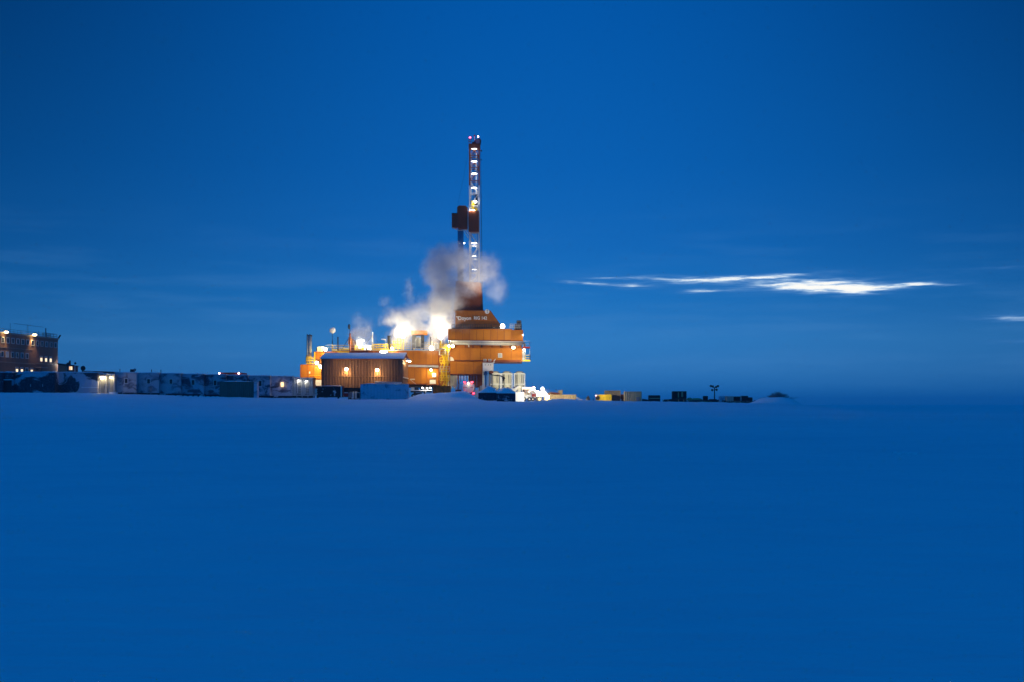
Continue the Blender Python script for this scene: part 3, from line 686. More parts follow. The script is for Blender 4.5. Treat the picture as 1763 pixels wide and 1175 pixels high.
# ================================================================== mud / pump modules: long orange block behind the shed
def pump_module():
    Y = 320; rt = thing('pump_module', 'long orange pump module behind the brown shed, roof crowded with yellow railings and stacks', 'rig module', (X(640, Y), Y, G(640, Y)))
    panels(rt, 572, 706, 604.5, 662, Y, 13, 1.6, 'orange')
    part(rt, 'roof_deck', MB().pb(571, 706, 603.2, 604.3, Y - .3, 13.4), 'galv')
    a = MB(); z = Z(603.2, Y)
    a.rail([(X(560, Y), Y + .3, z), (X(640, Y), Y + .3, z)], 1.15, 1.5, .045, 1); part(rt, 'guard_rail', a, 'galv')
    a = MB(); a.rail([(X(572, Y), Y - .2, z), (X(602, Y), Y - .2, z)], 1.0, 1.2, .05, 1, True); part(rt, 'guard_rail', a, 'yellow')
    a = MB(); a.rail([(X(642, Y), Y - .15, z), (X(668, Y), Y - .15, z)], 1.35, .75, .075, 2, True); part(rt, 'guard_rail', a, 'yellow', 'thick yellow railing above the long lamp'); a = MB(); a.rail([(X(642, Y), Y + 2.2, z), (X(668, Y), Y + 2.2, z)], 1.35, .9, .075, 2, True); part(rt, 'guard_rail', a, 'yellow')
    a = MB(); a.rail([(X(673, Y), Y - .15, z), (X(692, Y), Y - .15, z)], 1.3, .7, .08, 2); a.bar((X(685, Y), Y, z), (X(685, Y), Y, Z(583, Y)), .14); a.bar((X(690, Y), Y, z), (X(690, Y), Y, Z(582, Y)), .12); a.bar((X(677, Y), Y + 1, z), (X(677, Y), Y + 1, Z(588, Y)), .12); a.bar((X(676, Y), Y, Z(588, Y)), (X(691, Y), Y, Z(588, Y)), .1)
    part(rt, 'pipe_frame', a, 'yellow')
    # yellow machinery block: ribbed casing with hoist drum and posts
    a = MB(); a.pb(610.5, 626, 596, 603, Y + .6, 2); part(rt, 'winch_casing', a, 'yellow')
    for q in range(5): part(rt, 'winch_rib', MB().pb(611 + q * 3.1, 612.3 + q * 3.1, 594.5 + (q % 2), 603, Y + .35, .25), 'yellow')
    a = MB(); a.cyl((X(619, Y), Y + .2, Z(598, Y)), (X(619, Y), Y + .6, Z(598, Y)), .45, None, 14); part(rt, 'winch_drum', a, 'grey')
    part(rt, 'tank', MB().pb(626.5, 639, 595, 603.2, Y + .9, 2.2), 'white', 'small white tank with a dark hatch'); part(rt, 'hatch', MB().pb(629.5, 632, 600, 603, Y + .82, .07), 'dark')
    part(rt, 'roof_unit', MB().pb(583, 602, 600.5, 604, Y + .5, 2), 'cream'); part(rt, 'roof_unit', MB().pb(588, 600, 598.6, 600.5, Y + .9, 1.4), 'alu')
    part(rt, 'skylight', MB().pb(572, 602, 605.2, 611, Y - .12, .05), 'yellow', 'yellow band under the deck edge'); part(rt, 'skylight', MB().pb(574, 581, 606, 610, Y - .16, .04), 'cream'); part(rt, 'corner_post', MB().pb(571.2, 572.2, 605, 611, Y - .25, .2), 'alu')
    part(rt, 'front_box', MB().pb(604, 634.5, 603.8, 613, Y - 2.0, 1.7), 'brown', 'brown box in front of the deck'); part(rt, 'front_box', MB().pb(635, 643, 605, 613, Y - 1.4, 1.1), 'orange_deep')
    # stacks and masts
    def stack(px, top, r_, mat='dark', cap=True, dy=1.0, bot=604, lb=None):
        y = Y + dy; a = MB(); a.cyl((X(px, y), y, Z(bot, y)), (X(px, y), y, Z(top, y)), r_, None, 12)
        if cap: a.cyl((X(px, y), y, Z(top, y)), (X(px, y), y, Z(top - 1.0, y)), r_ * 1.25, r_ * 1.1, 12)
        part(rt, 'stack', a, mat, lb, smooth=False)
    stack(602.6, 575.5, .17, 'brown', dy=-.9, bot=612); stack(581.8, 581.5, .14, 'dark', dy=-.4); stack(641, 580, .12, 'grey'); stack(669.8, 579.5, .36, 'dark', lb='fat black exhaust stack')
    a = MB(); a.cyl((X(641, Y), Y + 1, Z(592, Y)), (X(641, Y), Y + 1, Z(572, Y)), .08, None, 6); part(rt, 'mast', a, 'alu'); part(rt, 'mast_ring', MB().pb(639.5, 642.5, 582, 583, Y + .9, .2), 'alu')
    a = MB(); a.bar((X(628, Y), Y + 1, Z(594, Y)), (X(640.5, Y), Y + 1, Z(577, Y)), .06); part(rt, 'stay', a, 'dark')
    a = MB(); a.bar((X(588, Y), Y - .5, Z(604, Y)), (X(601, Y), Y - .5, Z(583, Y)), .09); part(rt, 'stay', a, 'dark')
    a = MB(); a.cyl((X(600.4, Y), Y + 2, Z(604, Y)), (X(600.4, Y), Y + 2, Z(562, Y)), .05, None, 6); a.sph((X(599.2, Y), Y + 2, Z(562, Y)), .26, 8, 6, 1, 1, 2.4); part(rt, 'antenna_mast', a, 'dark')
    part(rt, 'orange_hood', MB().prism([(X(597, Y), Z(592, Y)), (X(605, Y), Z(593, Y)), (X(602, Y), Z(580, Y)), (X(598.5, Y), Z(580, Y))], Y + 2.2, Y + 3.4), 'orange_deep')
    part(rt, 'brown_hood', MB().prism([(X(596, Y), Z(604, Y)), (X(613, Y), Z(604, Y)), (X(608, Y), Z(585, Y)), (X(603, Y), Z(582, Y))], Y + 3.5, Y + 5), 'brown')
    for px in (614.5, 617): a = MB(); a.bar((X(px, Y), Y + .8, Z(596, Y)), (X(px, Y), Y + .8, Z(579 if px > 616 else 585, Y)), .09); part(rt, 'post', a, 'alu')
    # round dish on its lattice mast
    a = MB(); a.cyl((X(570.3, Y), Y + 2, Z(604, Y)), (X(570.3, Y), Y + 2, Z(572, Y)), .05, None, 6); a.bar((X(568.6, Y), Y + 2.4, Z(604, Y)), (X(570.1, Y), Y + 2, Z(584, Y)), .05); a.bar((X(572, Y), Y + 1.6, Z(604, Y)), (X(570.5, Y), Y + 2, Z(584, Y)), .05)
    m_ = part(rt, 'dish_mast', a, 'dark'); a = MB(); a.sph((X(570.6, Y), Y + 1.9, Z(568.4, Y)), .70, 18, 10, 1, .42, 1); part(m_, 'dish', a, 'white', smooth=True)
    lamp(rt, 622, 586.8, Y + .3, 1700, .36, 'g_white', WHITE, spot='bare', wide=1.7, tall=.7, front=.7, drop=.5)
    a = MB(); a.bar((X(622, Y), Y + .6, z), (X(622, Y), Y + .6, Z(588, Y)), .1); part(rt, 'lamp_post', a, 'alu')
    lamp(rt, 660.3, 606.2, Y - .6, 700, .36, 'g_white', WARM, wide=2.3, tall=.8); lamp(rt, 681, 610.4, Y - 1.0, 420, .28, 'g_white', WARM)
    lamp(rt, 675, 600.2, Y - .5, 900, .24, 'g_white', WARM, spot='bare', front=1.6)
    a = MB(); a.bar((X(656, Y), Y + .5, Z(584.5, Y)), (X(664, Y), Y + .5, Z(585, Y)), .16); a.bar((X(663.5, Y), Y + .5, Z(585, Y)), (X(664, Y), Y + .5, Z(603, Y)), .08); part(rt, 'vent_arm', a, 'white')
    for q in range(5):
        a = MB(); a.bar((X(677 + q * 1.5, Y), Y - .3, Z(616, Y)), (X(688 + q * 1.7, Y), Y - .3, Z(606, Y)), .12); part(rt, 'diagonal_pipe', a, 'galv' if q % 2 else 'brown')
    return rt
pump_module()

def mud_module():
    Y = 319; rt = thing('mud_module', 'tall orange rig module between the brown shed and the yellow stair tower', 'rig module', (X(730, Y), Y, G(730, Y)))
    panels(rt, 690, 756, 604.5, 629, Y, 14, 1.5, 'orange'); panels(rt, 703, 735.5, 632, 662, Y + .1, 13, 1.4, 'orange'); panels(rt, 736, 754, 635.5, 663.5, Y - .1, 8, 2.3, 'orange')
    part(rt, 'recess', MB().pb(690, 756, 629, 663, Y + .6, 12), 'brown'); part(rt, 'corner_pipe', MB().cyl((X(756, Y), Y - .2, Z(602, Y)), (X(756, Y), Y - .2, Z(664, Y)), .14, None, 8), 'brown')
    part(rt, 'corner_pipe', MB().cyl((X(754, Y), Y - .25, Z(602, Y)), (X(754, Y), Y - .25, Z(664, Y)), .09, None, 8), 'orange_deep')
    part(rt, 'deck_edge', MB().pb(689, 757, 603, 604.4, Y - .35, 14.5), 'galv')
    for k, q in enumerate((629.4, 631.2)): a = MB(); a.cyl((X(703, Y), Y - .35, Z(q, Y)), (X(755, Y), Y - .35, Z(q + 1.2, Y)), .13, None, 8); part(rt, 'service_pipe', a, 'alu')
    part(rt, 'base_beam', MB().pb(690, 770, 663.6, 667, Y + .5, 12), 'dark')
    for px in (694, 712, 730, 748, 762): part(rt, 'leg', MB().pb(px, px + 3, 667, None, Y + 1, 1.2), 'dark')
    z = Z(603, Y); a = MB(); a.rail([(X(692, Y), Y, z), (X(740, Y), Y, z)], 1.5, 1.0, .04, 4); part(rt, 'guard_rail', a, 'galv')
    a = MB(); a.rail([(X(692, Y), Y + 3, z), (X(750, Y), Y + 3, z)], 1.9, .8, .04, 3); part(rt, 'guard_rail', a, 'yellow')
    a = MB(); x0, x1 = X(709.5, Y), X(728.5, Y); z0, z1 = Z(598, Y), Z(577, Y); y = Y + 1.6
    for xx in (x0, x1): a.bar((xx, y, z0 - .6), (xx, y, z1), .28)
    a.bar((x0, y, z1), (x1, y, z1), .28); a.bar((x0, y, z0), (x1, y, z0), .3); a.box(x0, x0 + .8, y, y + .2, z0, z1); a.box(x1 - .6, x1, y, y + .2, z0, z1)
    part(rt, 'hoist_frame', a, 'dark'); part(rt, 'hood', MB().pb(708, 735, 569.5, 577, Y + 3.2, 3), 'orange_deep'); part(rt, 'shaker', MB().pb(713, 725, 582, 598, Y + 2.2, 2), 'cream')
    a = MB(); c = Vector(((x0 + x1) / 2, y - .25, z0 + 1.0)); P = [c + Vector((.62 * math.cos(R(t_)), 0, 1.0 * math.sin(R(t_)) + .3)) for t_ in range(0, 181, 20)]
    for p, q in zip(P, P[1:]): a.bar(p, q, .16)
    a.bar(P[0], P[0] - Vector((0, 0, 1.4)), .16); a.bar(P[-1], P[-1] - Vector((0, 0, 1.4)), .16); part(rt, 'arch', a, 'galv')
    for px, tp, r_ in ((741, 580, .12), (746.3, 588, .09)): part(rt, 'stack', MB().cyl((X(px, Y), Y + .8, z), (X(px, Y), Y + .8, Z(tp, Y)), r_, None, 10), 'dark')
    part(rt, 'cabinet', MB().pb(749.5, 755.5, 591, 603, Y + .6, 1.2), 'grey')
    part(rt, 'hatch', MB().pb(739.8, 750.4, 654.2, 661.5, Y - .32, .08), 'white', 'white hatch plate under the small sign'); wf = part(rt, 'window', MB().pb(744, 751, 642.5, 650, Y - .34, .08), 'alu'); part(wf, 'pane', MB().pb(745, 750, 643.5, 649, Y - .4, .05), 'g_win')
    # small dark lettering over the hatch: illegible marks in the photo
    for q, wd in enumerate((1.6, 2.0, 1.5, 1.9)): part(rt, 'sign_mark', MB().pb(739.6 + q * 2.7, 739.6 + q * 2.7 + wd, 652.4, 654.0, Y - .36, .03), 'dark')
    lamp(rt, 742.2, 637.3, Y - .9, 480, .26, 'g_white', WARM)
    lamp(rt, 743, 600, Y - 1.1, 1600, .52, 'g_white', WARM, front=6.0, drop=3.0)  # light stands metres out from its lens, to spread evenly on the walls
    lamp(rt, 694, 578, Y + 1.2, 3400, spot='bare', r=.6, mat='g_white', col=(1, .87, .62), front=.9, drop=-.8); a = MB(); a.bar((X(694, Y), Y + 1.6, z), (X(694, Y), Y + 1.6, Z(580, Y)), .14); part(rt, 'lamp_post', a, 'yellow')
    lamp(rt, 758.5, 581, Y + 1.2, 3200, .5, 'g_white', (1, .87, .62), spot='bare', front=.9, drop=-.8); a = MB(); a.bar((X(758.5, Y), Y + 1.6, z), (X(758.5, Y), Y + 1.6, Z(583, Y)), .14); part(rt, 'lamp_post', a, 'yellow')
    return rt
mud_module()

# ================================================================== brown corrugated shed in front
def brown_shed():
    Y = 300; D = 15.5; rt = thing('corrugated_shed', 'large brown corrugated shed with a snowy roof and two glowing wall lamps', 'shed', (X(625, Y), Y + D / 2, G(625, Y)))
    x0, x1 = X(554.5, Y), X(692.5, Y); zt = Z(618.5, Y); zb = Z(668, Y); zm = Z(648.5, Y)
    part(rt, 'wall', MB().box(x0, x1, Y, Y + D, zb, zt), 'shed')
    a = MB(); a.corr(x0 + .05, x1 - .05, Y - .01, zm + .12, zt - .1, .62, .24); part(rt, 'upper_siding', a, 'shed')
    a = MB(); a.corr(x0 + .05, x1 - .05, Y - .015, zb, zm - .1, .62, .24); part(rt, 'lower_siding', a, 'shed')
    part(rt, 'belt_rail', MB().box(x0, x1 + .05, Y - .32, Y - .005, zm - .09, zm + .11), 'shed')
    part(rt, 'corner_post', MB().box(x1 - .12, x1 + .14, Y - .22, Y + .02, zb - .3, zt), 'shed'); part(rt, 'corner_post', MB().box(x0 - .12, x0 + .12, Y - .22, Y + .02, zb - .3, zt), 'brown')
    zr = Z(611.2, Y) ; xm = D / 2
    # gable end on the right
    a = MB(); a._a([(x1 + .005, Y, zb), (x1 + .005, Y + D, zb), (x1 + .005, Y + D, zt), (x1 + .005, Y + xm, zr + .45), (x1 + .005, Y, zt)], [(0, 1, 2, 3, 4)]); part(rt, 'gable_wall', a, 'shed')
    a = MB(); a.corry(x1 + .01, Y + .2, Y + D - .2, zb, zt - .1, .5, .1, 1); part(rt, 'gable_siding', a, 'shed')
    a = MB(); a.box(x1 + .02, x1 + .2, Y + .1, Y + D - .1, Z(650, Y) - .1, Z(650, Y) + .12); part(rt, 'gable_rail', a, 'alu')
    a = MB(); o = .45
    a._a([(x0 - o, Y - o, zt - .12), (x1 + o, Y - o, zt - .12), (x1 + o, Y + xm, zr + .35), (x0 - o, Y + xm, zr + .35), (x0 - o, Y - o, zt + .06), (x1 + o, Y - o, zt + .06), (x1 + o, Y + xm, zr + .55), (x0 - o, Y + xm, zr + .55)],
         [(0, 3, 2, 1), (4, 5, 6, 7), (0, 1, 5, 4), (1, 2, 6, 5), (3, 0, 4, 7)]); part(rt, 'front_roof', a, 'brown')
    a = MB(); a._a([(x0 - o, Y + D + o, zt - .12), (x1 + o, Y + D + o, zt - .12), (x1 + o, Y + xm + .01, zr + .35), (x0 - o, Y + xm + .01, zr + .35), (x0 - o, Y + D + o, zt + .06), (x1 + o, Y + D + o, zt + .06), (x1 + o, Y + xm + .01, zr + .55), (x0 - o, Y + xm + .01, zr + .55)],
         [(0, 1, 2, 3), (4, 7, 6, 5), (0, 4, 5, 1), (1, 5, 6, 2), (3, 7, 4, 0)]); part(rt, 'rear_roof', a, 'brown')
    n = 40; vs = []; 
    for j in range(7):
        for i in range(n + 1):
            u = i / n; v = j / 6; x = x0 - o + .03 + (x1 - x0 + 2 * o - .06) * u; y = Y - o - .02 + (xm + o) * v
            e = min(1, v * 8) * .10 + .06 + .05 * noise.noise((x * .6, y, 3)); vs.append((x, y, zt + .06 + (zr + .49 - zt) * v + e * (1 if j else 0)))
    a = MB(); a._a(vs, [(j * (n + 1) + i, j * (n + 1) + i + 1, (j + 1) * (n + 1) + i + 1, (j + 1) * (n + 1) + i) for j in range(6) for i in range(n)]); part(rt, 'roof_snow', a, 'snow', smooth=True)
    for px, py in ((597, 636.0), (650, 637.4)):
        x, z = X(px, Y), Z(py, Y); h = MB(); h.bar((x, Y, z + .34), (x, Y - .62, z + .42), .07); h.sph((x, Y - .62, z + .12), .34, 12, 5, 1, 1, .9, 0)
        p = part(rt, 'wall_lamp', h, 'grey'); part(p, 'lens', MB().sph((x, Y - .66, z), .36, 14, 8, 1, 1, 1.05), 'g_warm', smooth=True); bulb(p, (x, Y - .9, z - .55), 260, WARM, .2, 170, (x, Y, z - 2)); bulb(p, (x, Y - 4.5, z + .3), 620, (1, .76, .42), .3, 120, (x, Y, z - .5))  # second light added well out from each lamp, to light the whole siding
    # lit gable lamps with shades
    for dy_, q in ((4.0, 1.0), (8.5, .9)):
        x, y, z = x1 + .9, Y + dy_, Z(620.5 , Y); h = MB(); h.bar((x1, y, z + .5), (x, y, z + .55), .08); h.cyl((x, y, z + .42), (x, y, z + .05), .12, .46, 12)
        p = part(rt, 'gable_lamp', h, 'alu'); part(p, 'lens', MB().sph((x, y, z + .02), .34, 12, 6, 1, 1, .45), 'g_white', smooth=True); bulb(p, (x, y, z - .4), 260 * q, WARM, .15)
    a = MB(); x = X(697.5, Y + 4); a.cyl((x, Y + 4, Z(616, Y)), (x, Y + 4, Z(607, Y)), .05, None, 6); a.sph((x, Y + 4, Z(606.5, Y)), .13, 8, 6); a.bar((x - .55, Y + 4, Z(619, Y)), (x, Y + 4, Z(613, Y)), .06); a.bar((x + .6, Y + 4, Z(619, Y)), (x, Y + 4, Z(613, Y)), .06); part(rt, 'finial_mast', a, 'alu')
    sk = MB(); sk.box(x0 + .3, x1 - .3, Y + .8, Y + D - .5, zb - .9, zb - .003); part(rt, 'floor_frame', sk, 'dark')
    for q in range(7):
        xx = x0 + .8 + (x1 - x0 - 1.6) * q / 6; part(rt, 'leg', MB().box(xx - .2, xx + .2, Y + .6, Y + 1.0, G(620, Y) - .4, zb - .004), 'dark')
    return rt
brown_shed()
container('maroon_container', 547, 590, 665.2, 684, 296.5, 2.4, 'maroon', 'dark maroon open-sided container under the left end of the brown shed', snow=True)
a = MB(); a.pb(586.3, 588.8, 665.5, 684, 296.3, .15); solo('end_post', a, 'alu', 'pale vertical post at the right end of the maroon container', 'post')
def under_shed():
    Y = 298
    rt = thing('generator_skid', 'low dark frame skid holding a white tank under the brown shed', 'skid', (X(608, Y), Y, G(608, Y)))
    a = MB(); x0, x1 = X(600, Y), X(620, Y); z0, z1 = G(610, Y), Z(671, Y)
    for xx in (x0, (x0 + x1) / 2, x1):
        for yy in (Y, Y + 2): a.bar((xx, yy, z0 - .3), (xx, yy, z1), .16)
    for zz in (z0 + .2, z1): a.bar((x0, Y, zz), (x1, Y, zz), .16); a.bar((x0, Y + 2, zz), (x1, Y + 2, zz), .16); a.bar((x0, Y, zz), (x0, Y + 2, zz), .16); a.bar((x1, Y, zz), (x1, Y + 2, zz), .16)
    part(rt, 'frame', a, 'dark'); part(rt, 'tank', MB().cyl((X(610.5, Y), Y + 1, z0 + .1), (X(610.5, Y), Y + 1, Z(674.5, Y)), .48, None, 14), 'white'); part(rt, 'cabinet', MB().pb(602, 606, 675, 685, Y + .6, 1), 'grey'); part(rt, 'cabinet', MB().pb(614.5, 618.5, 677, 686, Y + .5, 1), 'dark')
    solo('pipe_stack', MB().pb(590.5, 599, 677, 684, 299, 1.2), 'maroon', 'low stack of dark red timbers between the maroon container and the white tank', 'timber stack')
under_shed()
container('snow_blasted_container', 620.5, 702.5, 661.5, 688.5, 292.5, 2.5, 'bluec', 'long pale blue container plastered with snow in front of the brown shed', pitch=.30, rib=.07)
rt = thing('pipe_rack', 'rack of thin lit pipes lying just behind the long snow-plastered container', 'pipe rack', (X(668, 297), 297, G(668, 297)))
for k in range(4): part(rt, 'pipe', MB().cyl((X(645 + k, 297), 297 + k * .3, Z(658.2 + k * .5, 297)), (X(692 - k, 297), 297 + k * .3, Z(659.2 + k * .5, 297)), .1, None, 8), 'alu' if k % 2 == 0 else 'maroon')
for px in (648, 668, 688): part(rt, 'stand', MB().bar((X(px, 297), 297.4, G(px, 297) - .2), (X(px, 297), 297.4, Z(660.5, 297)), .14), 'dark')

# ================================================================== in front of the mud module
def forecourt():
    Y = 306; rt = thing('flatbed_trailer', 'snowy flatbed trailer loaded with dark equipment right of the long snow-plastered container', 'trailer', (X(727, Y), Y, G(727, Y)))
    part(rt, 'deck', MB().pb(706, 744, 671.8, 673.4, Y, 2.4), 'snow'); part(rt, 'frame', MB().pb(707, 743, 673.5, 676, Y + .3, 1.8), 'dark')
    for q in (712, 733, 739): a = MB(); a.cyl((X(q, Y), Y + .2, Z(682, Y)), (X(q, Y), Y + .6, Z(682, Y)), .5, None, 14); w_ = part(rt, 'wheel', a, 'rubber'); part(w_, 'hub', MB().cyl((X(q, Y), Y + .14, Z(682, Y)), (X(q, Y), Y + .19, Z(682, Y)), .2, None, 10), 'alu')
    for q, w_, h, mt in ((708, 5, 4.5, 'white'), (714, 6, 3.5, 'dark'), (723, 4, 5, 'dark'), (729, 5, 4.5, 'grey'), (737, 5, 5, 'dark')): part(rt, 'load_box', MB().pb(q, q + w_, 671.8 - h, 671.7, Y + .5, 1.3), mt)
    part(rt, 'tool_box', MB().pb(714, 726, 676.5, 681, Y + .4, 1.5), 'dark'); part(rt, 'post', MB().pb(732, 733.5, 674, 687, Y - .1, .2), 'alu')
    for q in (727.5, 735.5, 741): lamp(rt, q, 668.3, Y + .1, 28, .13, 'g_white', WHITE)
    solo('sloping_hose', MB().bar((X(705, Y), Y + 1, Z(653.5, Y)), (X(716, Y), Y + 1, Z(662, Y)), .08), 'alu', 'thin pale hose sloping down above the flatbed trailer', 'hose')
forecourt()
container('orange_container', 745, 775.5, 665, 684.5, 303, 2.4, 'orange_deep', 'small orange container between the flatbed trailer and the tanker', pitch=.5, rib=.08, snow=False)
solo('wooden_board', MB().pb(706, 714, 652.6, 654.4, 316, .4), 'alu', 'pale plank shelf fixed to the orange wall by the shed corner', 'plank')

# ================================================================== yellow stair tower
def stair_tower():
    Y = 314; rt = thing('stair_tower', 'yellow zigzag stair tower climbing between the mud module and the drill floor', 'stair tower', (X(766, Y), Y, G(766, Y)))
    part(rt, 'backing_sheet', MB().pb(757.2, 771, 603, None, Y + 5.5, .2), 'orange_deep')
    x0, x1 = X(757.5, Y), X(774, Y); z0, z1 = G(766, Y), Z(595, Y)
    a = MB()
    for xx in (x0, x1):
        for yy in (Y, Y + 2.2): a.bar((xx, yy, z0 - .3), (xx, yy, z1 + 1), .13)
    part(rt, 'post_frame', a, 'brown')
    L = [668, 655, 640, 625, 611, 598]
    for k, (q0, q1) in enumerate(zip(L, L[1:])):
        xa, xb = (X(763, Y), X(768.5, Y)) if k % 2 == 0 else (X(768.5, Y), X(763, Y)); za, zb = Z(q0, Y), Z(q1, Y)
        A, B = Vector((xa, Y + .2, za)), Vector((xb, Y + .2, zb)); s = MB(); s.bar(A - Vector((.3, 0, 0)), B - Vector((.3, 0, 0)), .09, .2); s.bar(A + Vector((.45, 0, 0)), B + Vector((.45, 0, 0)), .09, .2)
        n = 7
        for i in range(n): p = A.lerp(B, (i + .5) / n); s.box(p.x - .28, p.x + .42, p.y - .1, p.y + .6, p.z - .03, p.z + .03)
        s.bar(A + Vector((-.6, -.25, 1.0)), B + Vector((-.6, -.25, 1.0)), .08); s.bar(A + Vector((.7, -.25, 1.0)), B + Vector((.7, -.25, 1.0)), .08)
        part(rt, 'stair_flight', s, 'yellow')
        d = MB(); d.box(x0, x1, Y - .2, Y + 2, zb - .1, zb); d.rail([(x0, Y - .18, zb), (x1, Y - .18, zb)], 1.1, .6, .05, 1)
        part(rt, 'landing', d, 'yellow' if k in (0, 2, 4) else 'galv')
    a = MB(); a.rail([(X(757, Y), Y - .3, Z(604, Y)), (X(774.5, Y), Y - .3, Z(604, Y))], 1.5, .5, .08, 2, True); part(rt, 'top_railing', a, 'yellow')
    a = MB(); a.bar((X(771.3, Y), Y - .3, Z(604, Y)), (X(771.3, Y), Y - .3, Z(628, Y)), .16); a.bar((X(764.6, Y), Y - .3, Z(606, Y)), (X(764.6, Y), Y - .3, Z(632, Y)), .14); a.bar((X(759.8, Y), Y - .3, Z(636, Y)), (X(759.8, Y), Y - .3, Z(655, Y)), .14); a.bar((X(768.8, Y), Y - .3, Z(636, Y)), (X(768.8, Y), Y - .3, Z(662, Y)), .14)
    for k in range(9): a.bar((X(765, Y), Y - .32, Z(610 + k * 2, Y)), (X(771, Y), Y - .32, Z(610 + k * 2, Y)), .07)
    for k in range(8): a.bar((X(760.2, Y), Y - .32, Z(639 + k * 2, Y)), (X(768.6, Y), Y - .32, Z(639 + k * 2, Y)), .06)
    part(rt, 'caged_ladder', a, 'yellow')
    a = MB(); P = [Vector((X(q, Y), Y - .5, Z(s_, Y))) for q, s_ in ((756.5, 612), (757, 604), (760, 600), (766, 602), (766.5, 610))]
    for p, q in zip(P, P[1:]): a.cyl(p, q, .12, None, 8)
    part(rt, 'bent_pipe', a, 'alu')
    lamp(rt, 773.0, 595.6, Y - .7, 500, .26, 'g_warm', WARM)
    return rt
stair_tower()

# ================================================================== drill floor building
def drill_floor():
    Y = 318; rt = thing('drill_floor_building', 'large orange drill floor building cantilevered to the right, with silver pipes across its front', 'drill floor', (X(830, Y), Y, G(830, Y)))
    panels(rt, 772.5, 880.5, 567.5, 587, Y, 17, 1.55, 'orange'); panels(rt, 881, 899.5, 568.5, 588, Y - .25, 16.5, 2.4, 'orange')
    panels(rt, 774, 898, 599.5, 621.3, Y, 17, 2.25, 'orange'); part(rt, 'recessed_band', MB().pb(774, 898, 587.2, 599.3, Y + .35, 16), 'brown')  # brown wall set back behind the silver pipes
    panels(rt, 770.5, 830.5, 621.8, 645, Y + .25, 14, 2.2, 'orange', name='panel')
    for k, (pa, pb_) in enumerate(((776, 783), (785, 800), (802, 812), (816, 828), (832, 846), (848, 862), (866, 876), (887, 897))): part(rt, 'hatch_panel', MB().pb(pa, pb_, 594.6 + .25 * k * .3, 598.9, Y + .2, .14), 'orange_deep')
    for px in (806, 828, 861): part(rt, 'hanger', MB().pb(px, px + 2, 593.5, 598, Y - .25, .3), 'alu' if px == 806 else 'dark')
    for k in range(4):
        q = 587.6 + 1.9 * k; a = MB(); a.cyl((X(772, Y), Y - .55 - .1 * (k % 2), Z(q, Y)), (X(903 if k < 3 else 899, Y), Y - .55 - .1 * (k % 2), Z(q + 1.5, Y)), .115, None, 8); part(rt, 'service_pipe', a, 'alu' if k % 2 == 0 else 'galv', smooth=True)
    part(rt, 'bottom_edge', MB().pb(830.8, 899, 621.6, 622.8, Y - .1, 17), 'brown')
    part(rt, 'roof_edge', MB().pb(772, 881, 566.6, 567.4, Y - .2, 17.3), 'orange_deep')
    # lower legs with weather cloths
    for px, w_ in ((771, 3), (788, 2), (806, 3), (824, 6)): part(rt, 'column', MB().pb(px, px + w_, 645.2, None, Y + 2, 1.5), 'brown')
    for i in range(5): part(rt, 'brown_panel', MB().pb(806 + i * 5, 810.7 + i * 5, 645.4, 668, Y + 1.2 + .04 * (i % 2), .2), 'brown')
    for i in range(7): 
        a = MB(); p0 = 771 + i * 2.3; y0 = Y + .5 + .25 * (i % 2); a.pb(p0, p0 + 2.2, 646.5, 666 + (i % 3) * 2, y0, .15); part(rt, 'hanging_cloth', a, 'canvas')
    for i in range(8):
        a = MB(); p0 = 787.5 + i * 2.6; a.pb(p0, p0 + 1.0, 646 + (i % 2), 654 + (i % 3) * 2, Y + .4, .1); part(rt, 'hanging_hose', a, 'alu' if i % 2 else 'brown')
    a = MB(); x, z = X(774.5, Y), Z(621.8, Y)
    P = [(x + .0 + .95 * math.sin(R(t_)), z + .95 * math.cos(R(t_))) for t_ in range(0, 91, 10)]; a.prism([(x, z)] + P[::-1], Y - .35, Y - .12); part(rt, 'quarter_plate', a, 'alu', 'pale quarter-round plate at the left edge of the wall')
    f = MB(); a0, a1, z0, z1 = X(857.3, Y), X(864.6, Y), Z(616.3, Y), Z(608.6, Y); f.box(a0, a1, Y - .2, Y - .1, z1 - .14, z1); f.box(a0, a1, Y - .2, Y - .1, z0, z0 + .1); f.box(a0, a0 + .1, Y - .198, Y - .1, z0 + .1, z1 - .14); f.box(a1 - .1, a1, Y - .198, Y - .1, z0 + .1, z1 - .14)
    wf = part(rt, 'window', f, 'alu'); part(wf, 'pane', MB().box(a0 + .1, a1 - .1, Y - .15, Y - .11, z0 + .1, z1 - .14), 'galv')
    # right end: balconies and galvanised door panel
    part(rt, 'end_door', MB().pb(899, 903.5, 603, 620, Y + .1, 1.6), 'galv')
    a = MB(); z = Z(597.5, Y); a.box(X(899.8, Y), X(912.5, Y), Y - .4, Y + 3, z - .28, z); part(rt, 'balcony_floor', a, 'red')
    a = MB(); a.rail([(X(901, Y), Y - .35, z), (X(912, Y), Y - .35, z), (X(912, Y), Y + 2.9, z)], 1.25, .75, .04, 1); part(rt, 'balcony_rail', a, 'alu'); part(rt, 'control_box', MB().pb(901, 905, 591.5, 597, Y, .9), 'grey')
    a = MB(); z = Z(621.2, Y); a.box(X(898.5, Y), X(913, Y), Y - .5, Y + 3, z - .14, z); a.rail([(X(904.5, Y), Y - .45, z), (X(912.5, Y), Y - .45, z), (X(912.5, Y), Y + 2.9, z)], 1.2, .55, .075, 1, True); part(rt, 'yellow_balcony', a, 'yellow')
    for px in (904.8, 912): part(rt, 'hanger_post', MB().bar((X(px, Y), Y - .4, Z(610, Y)), (X(px, Y), Y - .4, Z(601, Y)), .08), 'alu')
